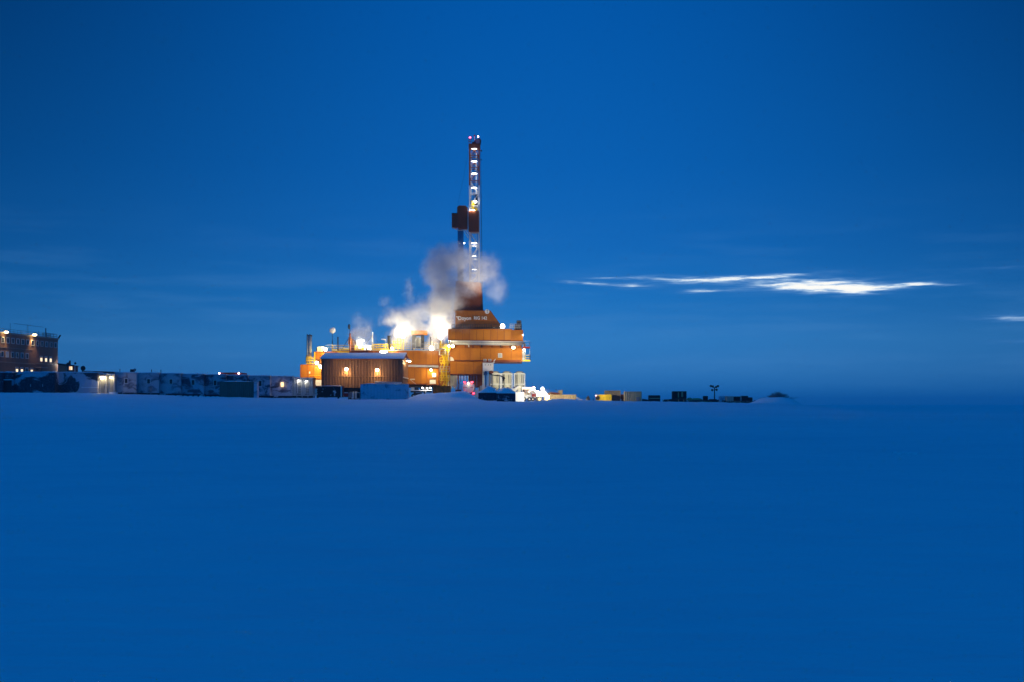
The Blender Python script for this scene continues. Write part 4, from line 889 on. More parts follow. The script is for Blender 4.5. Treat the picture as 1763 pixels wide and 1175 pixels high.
    lamp(rt, 779.6, 596.6, Y - .8, 520, .33, 'g_warm', WARM, front=3.0, drop=1.0); lamp(rt, 884, 599.0, Y - .9, 520, .30, 'g_warm', WARM, wide=1.25, front=2.2, drop=.8); lamp(rt, 902.2, 602.3, Y - .7, 120, .22, 'g_white', WHITE); lamp(rt, 900.6, 577.2, Y - .5, 40, .12, 'g_white', WHITE)
    a = MB(); a.bar((X(902.2, Y), Y - .6, Z(606, Y)), (X(902.2, Y), Y - .6, Z(600, Y)), .22); part(rt, 'conduit', a, 'alu')
    # windbreak skirt around the mast foot: sloping shroud and tower wrap
    zt, zb = Z(533.5, Y), Z(565, Y)
    sh = MB(); ya, yb = Y + 2.0, Y + 14
    sh._a([(X(783, Y), ya, zb), (X(866.5, Y), ya, zb), (X(844, Y), ya + .8, zt), (X(783, Y), ya + .8, zt), (X(783, Y), yb, zb), (X(866.5, Y), yb, zb), (X(844, Y), yb - 2, zt), (X(783, Y), yb - 2, zt)],
          [(0, 1, 2, 3), (7, 6, 5, 4), (0, 4, 5, 1), (1, 5, 6, 2), (2, 6, 7, 3), (3, 7, 4, 0)]); part(rt, 'shroud', sh, 'brown')
    n = 9
    for i in range(n):
        u0, u1 = i / n, (i + 1) / n; b0, b1 = X(783 + 83 * u0, Y), X(783 + 83 * u1, Y); t0, t1 = X(783 + 60.5 * u0, Y), X(783 + 60.5 * u1, Y); e = .03; yy = .04 + .015 * (i % 2)
        q = MB(); q._a([(b0 + e, ya - yy, zb + .05), (b1 - e, ya - yy, zb + .05), (t1 - e, ya + .8 - yy, zt - .04), (t0 + e, ya + .8 - yy, zt - .04), (b0 + e, ya - .002, zb + .05), (b1 - e, ya - .002, zb + .05), (t1 - e, ya + .798, zt - .04), (t0 + e, ya + .798, zt - .04)],
                       [(0, 1, 2, 3), (0, 4, 5, 1), (1, 5, 6, 2), (2, 6, 7, 3), (3, 7, 4, 0)]); part(rt, 'shroud_panel', q, 'orange_deep')
    part(rt, 'tower_wrap', MB().prism([(X(781, Y + 5), Z(536, Y + 5)), (X(831.5, Y + 5), Z(536, Y + 5)), (X(828, Y + 5), Z(487, Y + 5)), (X(785, Y + 5), Z(484, Y + 5))], Y + 5, Y + 11), 'brown')
    for i in range(6):
        a0, a1 = 782.5 + i * 8.1, 790.3 + i * 8.1; t0, t1 = 785.5 + i * 7.0, 792.2 + i * 7.0; q = MB(); q.prism([(X(a0, Y + 5), Z(535, Y + 5)), (X(a1, Y + 5), Z(535, Y + 5)), (X(t1, Y + 5), Z(488, Y + 5)), (X(t0, Y + 5), Z(487 - .3 * i, Y + 5))], Y + 4.93, Y + 4.997); part(rt, 'wrap_panel', q, 'brown')
    a = MB(); z = Z(566.5, Y); a.rail([(X(778, Y), Y + .2, z), (X(862, Y), Y + .2, z)], 1.0, .5, .055, 2, True); part(rt, 'roof_railing', a, 'dark')
    a = MB(); a.rail([(X(878, Y), Y + .2, z), (X(898, Y), Y + .2, z), (X(898, Y), Y + 6, z)], 1.1, .5, .05, 2); part(rt, 'roof_railing', a, 'galv')
    # dark stepped lattice hoist at the right corner
    a = MB(); cells = [(885.5, 898, 562.5, 568), (887, 898, 557.5, 562), (889.5, 897.5, 552, 557)]
    for p0, p1, t_, b_ in cells:
        a.pb(p0, p1, t_, b_, Y + 1.2, 1.6)
    part(rt, 'heater_bank', a, 'dark')
    for p0, p1, t_, b_ in cells:
        for q in range(3):
            px = p0 + (p1 - p0) * (q + .5) / 3; part(rt, 'heater_rib', MB().pb(px - .25, px + .25, t_ + .3, b_ - .3, Y + 1.1, .1), 'galv')
        part(rt, 'heater_rib', MB().pb(p0 + .3, p1 - .3, (t_ + b_) / 2 - .2, (t_ + b_) / 2 + .25, Y + 1.0, .09), 'grey')
    # crest disc and lettering on the shroud
    yd = Y + 2.45; a = MB(); a.cyl((X(838.6, yd), yd, Z(536.8, yd)), (X(838.6, yd), yd + .3, Z(536.8, yd)), .52, None, 22); d = part(rt, 'round_emblem', a, 'white')
    part(d, 'emblem_mark', MB().pb(838.6, 839.6, 533.4, 539.6, yd - .04, .03), 'grey'); part(d, 'emblem_mark', MB().pb(837.2, 840.8, 534.4, 535.0, yd - .035, .03), 'grey')
    yl = Y + 2.02
    lettering(rt, 'Doyon', 789.0, 811, 551.2, 544.8, yl, 'white'); lettering(rt, 'RIG 142', 816, 838.5, 550.6, 545.2, yl, 'white')
    for k in range(3): part(rt, 'emblem_bar', MB().pb(785.0 + k * 1.3, 788.8, 545.0 + k * 1.6, 545.9 + k * 1.6, yl - .03, .05), 'white')
    lamp(rt, 865.2, 562, Y - .2, 2000, .52, 'g_white', (1, .82, .46), front=7.0, drop=2.0); bulb(rt, (X(868, Y), Y - 2.5, Z(560, Y)), 15000, (1, .84, .62), .3, 54, (X(806, Y + 6), Y + 6, Z(390, Y))); part(rt, 'lamp_post', MB().bar((X(865.2, Y), Y + .3, Z(567, Y)), (X(865.2, Y), Y + .3, Z(562, Y)), .15), 'yellow')  # light set far out for even walls; added spot without fixture lights mast
    return rt
drill_floor()

def derrick():
    Y = 325.5; rt = thing('derrick_mast', 'tall slender lattice drilling mast with a column of bright lamps and red beacons on top', 'derrick', (X(816.5, Y), Y + 1.3, Z(566, Y)))
    px0, px1 = 807.6, 825.6; W_ = X(px1, Y) - X(px0, Y)
    def xz(px, py, d=0): return Vector((X(px, Y), Y + d, Z(py, Y)))
    for px in (px0 + .9, px1 - .9):
        for d in (0, W_):
            part(rt, 'leg', MB().bar(xz(px, 320, d), xz(px, 248, d), .28), 'brown', 'dark red upper leg'); part(rt, 'leg', MB().bar(xz(px, 490, d), xz(px, 320, d), .28), 'alu', 'pale lower leg')
    lv = [249, 268, 289, 311, 333, 355, 377, 400, 423, 446, 470, 490]
    for i, (a, b_) in enumerate(zip(lv, lv[1:])):
        mt = 'brown' if b_ < 320 else 'alu'
        for d in (0, W_):
            q = MB(); q.bar(xz(px0 + 1.5, b_, d), xz(px1 - 1.5, b_, d), .16); part(rt, 'girt', q, mt)
            l, r_ = (px0 + 1.2, px1 - 1.2) if i % 2 else (px1 - 1.2, px0 + 1.2)
            q = MB(); q.bar(xz(l, a, d), xz(r_, b_, d), .13); part(rt, 'brace', q, mt)
            if i in (0, 1): q = MB(); q.bar(xz(r_, a, d), xz(l, b_, d), .13); part(rt, 'brace', q, mt)
        for px in (px0 + .9, px1 - .9):
            q = MB(); z0, z1 = (a, b_) if i % 2 else (b_, a); q.bar(xz(px, z0, .1), xz(px, z1, W_ - .1), .12); part(rt, 'brace', q, mt); q = MB(); q.bar(xz(px, b_, .1), xz(px, b_, W_ - .1), .13); part(rt, 'girt', q, mt)
    # ladder and drilling line inside, guide rails
    a = MB(); 
    for px in (822.2, 824.2): a.bar(xz(px, 490, .35), xz(px, 250, .35), .06)
    for k in range(80): a.bar(xz(822.2, 488 - k * 3, .35), xz(824.2, 488 - k * 3, .35), .05)
    part(rt, 'ladder', a, 'grey')
    for px in (810.8, 819.5): part(rt, 'guide_rail', MB().bar(xz(px, 490, 1.6), xz(px, 262, 1.6), .14), 'galv')
    for px in (814.4, 815.6, 816.8): part(rt, 'drilling_line', MB().cyl(xz(px, 356, 1.2), xz(px, 256, 1.2), .035, None, 5), 'dark')
    # travelling block / top drive
    a = MB(); a.box(X(811.5, Y), X(816.5, Y), Y + .7, Y + 1.7, Z(362, Y), Z(345, Y)); a.box(X(812, Y), X(822, Y), Y + .8, Y + 1.5, Z(362, Y), Z(358, Y)); a.bar(xz(816, 346, 1), xz(820.5, 361, 1), .16); part(rt, 'top_drive', a, 'yellow')
    a = MB(); a.box(X(818, Y), X(822, Y), Y + .8, Y + 1.8, Z(352, Y), Z(334, Y)); a.bar(xz(819.5, 352, .6), xz(816.5, 362, .6), .12); part(rt, 'travelling_block', a, 'dark')
    # crown
    a = MB(); a.pb(806.8, 826.6, 247.5, 255.2, Y - .35, W_ + .7); part(rt, 'crown_frame', a, 'brown')
    a = MB(); a.prism([(X(812.5, Y), Z(247.6, Y)), (X(827.3, Y), Z(247.6, Y)), (X(828.2, Y), Z(241, Y)), (X(825.8, Y), Z(237.8, Y)), (X(818.5, Y), Z(240, Y)), (X(816, Y), Z(243.6, Y)), (X(812.5, Y), Z(244.6, Y))], Y + .4, Y + 1.9); part(rt, 'crown_block', a, 'dark')
    for k in range(3): part(rt, 'sheave', MB().cyl((X(822.5, Y), Y + .1 + k * .8, Z(244, Y)), (X(822.5, Y), Y + .25 + k * .8, Z(244, Y)), .52, None, 18), 'grey')
    a = MB(); a.rail([xz(806.8, 247.5, -.3), xz(813, 247.5, -.3)], .9, .4, .04, 1); part(rt, 'crown_rail', a, 'brown')
    def beacon(px, py, base, mat, pw, col, r_=.24):
        a = MB(); a.bar(xz(px, base, .2), xz(px, py + 1, .2), .09); p = part(rt, 'beacon', a, 'alu'); c = xz(px, py, .2); part(p, 'lens', MB().sph(c, r_, 12, 8), mat, smooth=True); bulb(p, c + Vector((0, -.4, .1)), pw, col, .1)
    beacon(809.2, 236.9, 248, 'g_red', 90, (1, .05, .1)); beacon(823.2, 235.2, 238.5, 'g_pink', 22, (1, .6, .65), .16)
    a = MB(); a.bar(xz(817, 243.5, .6), xz(817, 235, .6), .13); a.box(X(816.2, Y), X(817.9, Y), Y + .5, Y + .75, Z(235.2, Y), Z(232.3, Y)); part(rt, 'wind_sensor', a, 'alu'); part(rt, 'wind_cap', MB().sph(xz(817, 233, .6), .2, 8, 6), 'maroon')
    for py, L_ in ((260, 828.6), (275.5, 829)): a = MB(); a.bar(xz(825, py, 0), xz(L_, py, 0), .06); a.sph(xz(L_, py, 0), .2 if py < 270 else .13, 8, 6); part(rt, 'side_arm', a, 'dark')
    # strip lamps
    for py, wd, q, th in ((257.2, 5.1, 1, 1.1), (278.8, 5.5, 1, 1.35), (299.8, 5.6, 1, 1.7), (324.3, 5.2, 1.05, 1.8), (419.4, 5.0, 1, 1.6), (441.8, 4.0, .8, 1.2), (464.7, 4.5, .7, .6)):
        c0, c1 = 816.5 - wd, 816.5 + wd; h = MB(); h.pb(c0 - .4, c1 + .4, py - th - .9, py - th, Y - .45, .5); p = part(rt, 'strip_lamp', h, 'grey')
        g = MB(); c = xz(816.5, py, -.35); g.sph(c, 1, 14, 6, (X(c1, Y) - c.x) * .92, .22, th * .72 * Y / F); part(p, 'tube', g, 'g_cool', smooth=True)
        bulb(p, xz(816.5, py + 3.5, .3), 64 * q, COOL, .3); bulb(p, xz(816.5, py + 2.2, -.9), 22 * q, COOL, .3)
    for px, py, r_, q in ((818.6, 347.8, .3, .5), (809.2, 362.4, .1, .12), (813.0, 362.4, .1, .12), (816.6, 362.6, .1, .12), (799.3, 419, .13, .3)):
        h = MB(); h.bar(xz(px, py, .2), xz(px, py - 2, .4), .12); p = part(rt, 'work_lamp', h, 'alu'); c = xz(px, py, -.2); part(p, 'lens', MB().sph(c, r_, 10, 6), 'g_white', smooth=True); bulb(p, c + Vector((0, -.5, -.3)), 130 * q, WHITE, .15)
    # windwall box on the mast, panels on the front
    part(rt, 'windwall', MB().pb(806.6, 824.6, 363.6, 399.5, Y - .5, W_ + 1), 'brown')
    for i in range(4): part(rt, 'windwall_panel', MB().pb(806.9 + i * 4.4, 811.0 + i * 4.4, 364.4, 398.8, Y - .58 - .01 * (i % 2), .06), 'brown')
    a = MB(); a.bar(xz(806, 355, -.6), xz(806, 399, -.6), .1); a.bar(xz(825.4, 355, -.6), xz(825.4, 405, -.6), .12); part(rt, 'edge_pipe', a, 'alu')
    # racking board cabin to the left, hung off the mast
    Yc = Y - .2
    part(rt, 'racking_cabin', MB().prism([(X(q, Yc), Z(s_, Yc)) for q, s_ in ((787.0, 391), (791, 394), (804.5, 394), (804.8, 358), (801.5, 354.3), (790, 354), (787, 357.5))], Yc, Yc + 3.2), 'brown')
    for i in range(3): part(rt, 'cabin_panel', MB().pb(787.8 + i * 5.7, 793.1 + i * 5.7, 359, 391, Yc - .07 - .01 * (i % 2), .065), 'brown')
    part(rt, 'side_cabin', MB().pb(777.8, 786.8, 368, 391.5, Yc + .1, 2.6), 'brown')
    for i in range(2): part(rt, 'cabin_panel', MB().pb(778.2 + i * 4.4, 782.2 + i * 4.4, 368.6, 390.8, Yc + .03, .06), 'brown')
    part(rt, 'cabin_roof', MB().pb(777.3, 787, 367, 367.9, Yc, 2.8), 'darkf'); a = MB(); a.bar(xz(779, 392, .5), xz(790, 396.5, .5), .2); a.bar(xz(790, 396.5, .5), xz(806, 395.5, .5), .18); a.bar(xz(797, 395.5, 0), xz(806, 410, 0), .16); a.bar(xz(801, 395.5, 1.5), xz(807.5, 404, 1.5), .16); part(rt, 'cabin_support', a, 'alu')
    part(rt, 'cabin_link', MB().pb(804.9, 806.5, 362, 390, Yc + .6, 1.2), 'alu')
    # stands of drill pipe hanging under the cabin
    for i in range(9):
        px = 788.6 + (i % 5) * 2.1; d = .5 + .8 * (i // 5) + .1 * (i % 2); part(rt, 'drill_pipe', MB().cyl(xz(px, 492, d), xz(px, 394.5, d), .105, None, 8), 'tarp', smooth=True)
    for px, d in ((827.6, -1.5), (831.5, -3.0)):
        a = MB(); a.cyl(xz(827.5, 262, 0), xz(831.5 if px > 830 else 829.5, 533, d), .035, None, 5); part(rt, 'guy_line', a, 'dark')
    a = MB(); a.cyl(xz(787, 356, 1), xz(806.8, 262, .2), .02, None, 4); part(rt, 'guy_line', a, 'dark')
    return rt
derrick()

# ================================================================== under the overhang: cabin, columns, loading boom
def service_cabin():
    Y = 315; rt = thing('service_cabin', 'white insulated cabin on posts under the cantilevered drill floor', 'cabin', (X(840, Y), Y, G(840, Y)))
    part(rt, 'shell', MB().pb(831, 849.5, 624.5, 639.5, Y, 3), 'white')
    for i in range(3): part(rt, 'panel', MB().pb(831.6 + i * 6, 837.2 + i * 6, 626.5, 638.8, Y - .05, .045), 'white')
    part(rt, 'lid', MB().pb(830.6, 850, 622.9, 624.3, Y - .15, 3.3), 'brown')
    for px in (835, 840.5, 844.2): part(rt, 'latch', MB().pb(px, px + .8, 627.4, 629.8, Y - .12, .06), 'grey')
    for px in (834.8, 843.2): a = MB(); a.box(X(px - 2.4, Y), X(px + 2.6, Y), Y + .5, Y + 1.7, Z(622.6, Y), Z(618.4, Y)); part(rt, 'fan_unit', a, 'alu'); part(rt, 'fan_grille', MB().cyl((X(px, Y), Y + .48, Z(620.4, Y)), (X(px, Y), Y + .42, Z(620.4, Y)), .22, None, 12), 'grey')
    a = MB(); P = [Vector((X(q, Y), Y - .1, Z(s_, Y))) for q, s_ in ((850.2, 625.5), (850.6, 622), (852, 620.2), (853, 618.6))]
    for p, q in zip(P, P[1:]): a.cyl(p, q, .1, None, 8)
    part(rt, 'vent_elbow', a, 'white')
    for px, w_, mt in ((830.5, 3.4, 'cream'), (835.0, 2.6, 'tarp'), (838.8, 1.0, 'galv'), (841.0, 2.0, 'canvas'), (846.3, 1.8, 'canvas')): part(rt, 'column', MB().pb(px, px + w_, 639.7, None, Y + .6, .5), mt)
    part(rt, 'junction_box', MB().pb(832.5, 838.5, 641, 646.5, Y + .3, .3), 'tarp')
    return rt
service_cabin()
a = MB(); Y = 313; P = [Vector((X(q, Y), Y, Z(s_, Y))) for q, s_ in ((842, 643.5), (850, 646.4), (862.5, 647.6), (866, 650), (868.3, 653.4))]
for (p, q), w_ in zip(zip(P, P[1:]), (.2, .24, .3, .62)): a.bar(p, q, w_, w_)
rt = thing('loading_boom', 'black articulated hose boom reaching right in front of the pale silos', 'boom', (X(844, Y), Y, G(844, Y)))
part(rt, 'arm', a, 'dark'); part(rt, 'nozzle', MB().cyl(P[-1], P[-1] + Vector((-.35, 0, -.35)), .2, .1, 10), 'dark'); part(rt, 'hose_coil', MB().sph(P[0] + Vector((.45, .1, .3)), .42, 12, 8, 1.2, .6, .8), 'brown', smooth=True)
part(rt, 'stand', MB().bar((X(843.4, Y), Y + .3, G(843, Y) - .2), (X(843.4, Y), Y + .3, Z(642.5, Y)), .16), 'grey')

def silo(pc, label, top=638, wd=18, lit=False):
    Y = 336; c = X(pc, Y); r_ = wd / 2 * Y / F * .86; zb = G(pc, Y); zt = Z(top, Y)
    rt = thing('silo', label, 'silo', (c, Y, zb), 'pale bulk silos under the overhang')
    yc = Y
    part(rt, 'tank', MB().cyl((c, yc, Z(668, Y)), (c, yc, zt - .75), r_, None, 24), 'cream', smooth=False); part(rt, 'dome', MB().sph((c, yc, zt - .76), r_ * 1.04, 24, 6, 1, 1, .55, 0), 'cream', smooth=True); part(rt, 'cone', MB().cyl((c, yc, Z(668, Y)), (c, yc, Z(676, Y)), r_, .2, 20), 'cream')
    q = wd / 2 * Y / F
    for sx in (-1, 1):
        for sy in (-1, 1): part(rt, 'leg', MB().box(c + sx * q - .11, c + sx * q + .11, yc + sy * q - .11, yc + sy * q + .11, zb - .3, zt - .7), 'white')
    a = MB()
    for zz in (zt - .85, Z(662, Y)):
        for s_ in (-1, 1): a.box(c - q, c + q, yc + s_ * q - .09, yc + s_ * q + .09, zz - .11, zz + .11); a.box(c + s_ * q - .09, c + s_ * q + .09, yc - q, yc + q, zz - .1, zz + .1)
    part(rt, 'ring_frame', a, 'white')
    a = MB(); a.bar((c - q * .45, yc - q - .12, zt - 1), (c - q * .45, yc - q - .12, zb), .14); a.bar((c + q * .42, yc - q - .12, zt - 1), (c + q * .42, yc - q - .12, Z(660, Y)), .12); part(rt, 'pipe_drop', a, 'grey')
    part(rt, 'inspection_plate', MB().box(c + q * .62 - .1, c + q * .62 + .14, yc - q - .12, yc - q - .02, zt - .7, zt - .5), 'grey')
    return rt
silo(852.5, 'pale silo partly hidden by the white cabin, leftmost of the three silos'); silo(872.5, 'middle one of three pale framed silos, above the snow-heaped skids'); silo(894.5, 'pale framed silo standing clear on the right of the three')

# ================================================================== tanker seen from behind
def tanker():
    Y = 304; rt = thing('tanker_truck', 'tanker truck seen from behind with round silver tank end and red tail lamps', 'truck', (X(806.5, Y), Y, G(806.5, Y)))
    c = Vector((X(806.5, Y), Y, Z(667.2, Y))); r_ = 10.4 * Y / F
    part(rt, 'tank', MB().cyl(c + Vector((0, .25, 0)), c + Vector((0, 9, 0)), r_, None, 28), 'galv', smooth=True); part(rt, 'tank_end', MB().sph(c + Vector((0, .25, 0)), r_, 28, 10, 1, .22, 1), 'alu', smooth=True)
    part(rt, 'centre_ladder', MB().pb(805.7, 807.3, 659.5, 677, Y - .12, .1), 'cream'); part(rt, 'hatch', MB().sph(c + Vector((0, -.05, r_ * .93)), .2, 10, 6), 'alu')
    for s_ in (-1, 1): part(rt, 'reflector_strip', MB().box(c.x + s_ * r_ * .55 - .35, c.x + s_ * r_ * .55 + .35, Y - .05, Y - .02, c.z - .06, c.z + .04), 'red')
    part(rt, 'bumper', MB().pb(797, 816, 679, 681.5, Y + .1, .3), 'white'); part(rt, 'chassis', MB().pb(799, 814, 677, 681, Y + .5, 8), 'dark')
    for px in (799, 813.5): 
        w_ = part(rt, 'wheel', MB().cyl((X(px - 1.6, Y), Y + 1.4, Z(683, Y)), (X(px + 1.6, Y), Y + 1.4, Z(683, Y)), .5, None, 18), 'rubber'); part(w_, 'hub', MB().cyl((X(px + 1.8, Y), Y + 1.4, Z(683, Y)), (X(px + 1.62, Y), Y + 1.4, Z(683, Y)), .2, None, 10), 'alu')
    for px, py, r2, q in ((799.8, 658.3, .2, 1), (812.8, 658.3, .24, 1.2), (797.2, 676, .26, .9), (815.2, 677.6, .26, 1)):
        h = MB(); h.box(X(px, Y) - r2, X(px, Y) + r2, Y + .02, Y + .22, Z(py, Y) - r2, Z(py, Y) + r2); p = part(rt, 'tail_lamp', h, 'red'); part(p, 'lens', MB().sph((X(px, Y), Y - .02, Z(py, Y)), r2 * .9, 12, 6, 1.2, .5, .8), 'g_red', smooth=True); bulb(p, (X(px, Y), Y - .45, Z(py, Y)), 14 * q, (1, .04, .03), .1)
    lamp(rt, 806.4, 660.4, Y - .2, 26, .14, 'g_white', WHITE)
    solo('hose_reel_cart', MB().pb(784, 794, 671, 684, 307, 1.4), 'brown', 'low rusty cart left of the tanker truck', 'cart')
    a = MB(); 
    for k in range(5): a.bar((X(785 + k * 2.4, 306), 306, Z(672, 306)), (X(783.5 + k * 2.6, 306), 306, Z(661 - k % 2 * 3, 306)), .14)
    solo('hose_bundle', a, 'canvas', 'bundle of pale hoses hanging beside the tanker', 'hose bundle')
    for k, (px, w_, tp, mt, nm, lb) in enumerate(((818, 3, 673, 'cream', 'valve_crate', 'small cream crate immediately right of the tanker'), (822, 3, 669, 'alu', 'bottle_rack', 'tall pale rack between the tanker and the snow-heaped skids'), (826, 4, 666, 'canvas', 'canvas_bale', 'pale canvas bale behind the left snow-heaped skid'), (830, 5, 663, 'alu', 'frosted_drum', 'frosted drum under the blue column'))):
        Yk = 307 + k; a = MB(); a.pb(px, px + w_, tp, None, Yk, .8); a.pb(px + .5, px + w_ - .6, tp - 1.5, tp - .02, Yk + .2, .4); solo(nm, a, mt, lb, 'crate' if 'crate' in nm else nm.split('_')[1])
tanker()

# snow heaped skids
def skid(p0, p1, top, bot, label, Y, peak, hz):
    x0, x1 = X(p0, Y), X(p1, Y); zt = Z(top, Y); rt = thing('snow_heaped_skid', label, 'skid', ((x0 + x1) / 2, Y, Z(bot, Y)))
    part(rt, 'body', MB().pb(p0, p1, top, bot + 2, Y, 3.2), 'skidf')
    for k in range(5): part(rt, 'side_post', MB().box(x0 + .1 + (x1 - x0 - .3) * k / 4, x0 + .22 + (x1 - x0 - .3) * k / 4, Y - .1, Y - .004, Z(bot, Y), zt - .1), 'darkf')
    part(rt, 'rail', MB().box(x0, x1, Y - .16, Y - .105, zt - .3, zt - .14), 'skidf'); part(rt, 'rail', MB().box(x0, x1, Y - .16, Y - .105, Z(bot, Y) + .2, Z(bot, Y) + .35), 'darkf')
    part(rt, 'snow_heap', snowcap(x0 - .08, x1 + .08, Y - .2, Y + 3.2, zt - .02, .35, 26, 10, peak), 'snow', smooth=True)
    return rt
skid(823.5, 855, 676.5, 688, 'dark skid under the higher of two snow heaps, right of the tanker', 296, (.62, 1.05, .42), 1)
skid(855.3, 887.3, 677.5, 692, 'dark skid with a snow heap touching the brightly lit white crate', 295, (.5, 1.0, .38), 1)
for (px, tp, bt, r_, lb) in ((845.6, 665, 676, .1, 'thin dark post poking out of the left snow heap'), (851.5, 668, 676, .35, 'stubby frosted stack behind the left snow heap'), (874.5, 667, 675, .28, 'stubby stack rising behind the right snow heap')):
    solo('stub_stack', MB().cyl((X(px, 299.6), 299.6, Z(690, 299.6)), (X(px, 299.6), 299.6, Z(tp, 299.6)), r_, None, 12), 'darkf' if r_ < .2 else 'grey', lb, 'stack')

# ================================================================== the floodlit yard right of the rig
def lit_yard():
    Y = 299; x = solo('white_crate', MB().pb(887.8, 902.5, 675.5, None, Y, 2), 'white', 'blank white crate blown out by the floodlights beside the snow-heaped skid', 'crate')
    Y = 303; rt = thing('crew_bus', 'pale crew bus with three dark windows behind the white crate', 'bus', (X(907, Y), Y, G(907, Y)))
    part(rt, 'body', MB().pb(899, 915, 668.6, 686.5, Y, 6), 'white'); part(rt, 'roof', MB().pb(898.5, 915.3, 667.2, 668.5, Y - .1, 6.2), 'snow')
    for q in range(3): wf = part(rt, 'window', MB().pb(899.8 + q * 4.7, 904 + q * 4.7, 670.6, 677.4, Y - .07, .06), 'brown'); part(wf, 'pane', MB().pb(900.4 + q * 4.7, 903.4 + q * 4.7, 671.2, 676.8, Y - .11, .035), 'glass')
    part(rt, 'side_stripe', MB().pb(899.2, 914.8, 678, 679.6, Y - .06, .05), 'tan')
    for q in (902.5, 911.5): w_ = part(rt, 'wheel', MB().cyl((X(q, Y), Y - .04, Z(687.5, Y)), (X(q, Y), Y + .35, Z(687.5, Y)), .46, None, 18), 'rubber'); part(w_, 'hub', MB().cyl((X(q, Y), Y - .08, Z(687.5, Y)), (X(q, Y), Y - .045, Z(687.5, Y)), .2, None, 10), 'alu')
    for q in range(4): part(rt, 'marker', MB().pb(903 + q * 3, 903.8 + q * 3, 680.6, 681.4, Y - .07, .05), 'alu')
    Y = 304; rt = thing('red_truck', 'red pick-up truck with a glowing beacon on its cab, beside the crew bus', 'truck', (X(920, Y), Y, G(920, Y)))
    part(rt, 'cab', MB().prism([(X(q, Y), Z(s_, Y)) for q, s_ in ((915.6, 686), (925, 686), (925, 676.5), (922, 672), (915.6, 671.5))], Y, Y + 2), 'white'); wf = part(rt, 'side_window', MB().pb(917.2, 920.6, 673, 676.5, Y - .05, .04), 'dark'); part(wf, 'pane', MB().pb(917.6, 920.2, 673.4, 676.1, Y - .08, .03), 'glass')
    part(rt, 'red_bed', MB().pb(915.5, 927, 678.5, 683.5, Y - .12, 2.2), 'red'); part(rt, 'under_frame', MB().pb(915.6, 927, 684.5, 687, Y + .1, 1.8), 'dark'); part(rt, 'mirror', MB().pb(914.9, 915.6, 671, 675, Y - .2, .2), 'red')
    for q in (917.5, 925): w_ = part(rt, 'wheel', MB().cyl((X(q, Y), Y - .16, Z(687.6, Y)), (X(q, Y), Y + .2, Z(687.6, Y)), .42, None, 16), 'rubber'); part(w_, 'hub', MB().cyl((X(q, Y), Y - .2, Z(687.6, Y)), (X(q, Y), Y - .165, Z(687.6, Y)), .18, None, 10), 'alu')
    h = MB().pb(917.2, 920, 668.8, 671.4, Y + .5, .3); p = part(rt, 'beacon', h, 'dark'); part(p, 'lens', MB().sph((X(918.5, Y), Y + .4, Z(667.9, Y)), .2, 12, 6, 1.5, 1, .9), 'g_red', smooth=True); bulb(p, (X(918.5, Y), Y + .1, Z(666.8, Y)), 90, (1, .08, .12), .1)
    # wheel loader with headlamps
    Y = 300.5; rt = thing('wheel_loader', 'wheel loader with blazing work lamps facing the yard', 'loader', (X(934, Y), Y, G(934, Y)))
    part(rt, 'engine_hood', MB().prism([(X(q, Y), Z(s_, Y)) for q, s_ in ((924, 683), (941, 683), (941, 677), (934, 674), (924, 675))], Y, Y + 2), 'white')
    part(rt, 'cab', MB().prism([(X(q, Y), Z(s_, Y)) for q, s_ in ((930.8, 675), (938.6, 675), (938.4, 671), (936, 672), (933.5, 671.4), (931.2, 671.6))], Y + .3, Y + 1.8), 'white'); part(rt, 'exhaust', MB().bar((X(936.7, Y), Y + .6, Z(673, Y)), (X(936.7, Y), Y + .6, Z(668.8, Y)), .12), 'grey'); part(rt, 'mirror_arm', MB().bar((X(932.2, Y), Y + .3, Z(671.5, Y)), (X(931.6, Y), Y + .2, Z(669.8, Y)), .1), 'alu')
    for px in (928.8, 940.2):
        c = Vector((X(px, Y), Y - .25, Z(687.6, Y))); w_ = part(rt, 'wheel', MB().cyl(c, c + Vector((0, .5, 0)), .55, None, 20), 'rubber'); part(w_, 'rim', MB().cyl(c - Vector((0, .05, 0)), c + Vector((0, .02, 0)), .3, .33, 14), 'tan')
    part(rt, 'bucket', MB().prism([(X(q, Y), Z(s_, Y)) for q, s_ in ((941.5, 689), (947, 690.5), (945.5, 686), (943, 683), (941.2, 684))], Y - .3, Y + 2.2), 'yellow'); part(rt, 'lift_arm', MB().bar((X(936, Y), Y - .15, Z(681, Y)), (X(943, Y), Y - .15, Z(685.5, Y)), .2), 'yellow')
    for k_, (px, py) in enumerate(((926.5, 676.6), (934.2, 669.4), (942.2, 684.0), (936.5, 678.5))):
        c = Vector((X(px, Y), Y - .3, Z(py, Y))); p = part(rt, 'work_lamp', MB().box(c.x - .28, c.x + .28, c.y + .02, c.y + .22, c.z - .24, c.z + .24), 'grey'); part(p, 'lens', MB().sph(c, (.36, .26, .42, .34)[k_], 12, 8, 1, .4, 1), 'g_white', smooth=True)
        if k_ == 0: bulb(p, c + Vector((-1.5, -5.0, .2)), 1500, (1, .88, .66), .3, 150, (X(904, 303), 303, 3.4))  # light moved metres ahead of its lens to brighten the crate and bus
        if k_ == 1: bulb(p, c + Vector((-.3, -.4, .3)), 50000, (1, .93, .70), .2, 34, (X(873, 335), 335, 8.3)); bulb(p, c + Vector((-.3, -.6, .5)), 2500, (1, .86, .55), .2, 60, (X(820, 316), 316, 10))  # spots added to this lamp to brighten the silos and rig front
        if k_ == 2: bulb(p, c + Vector((1.2, -2.6, .4)), 2600, (1, .82, .45), .3, 160, (X(950, 308), 308, 3.0))  # light moved ahead of its lens to wash the long tan box
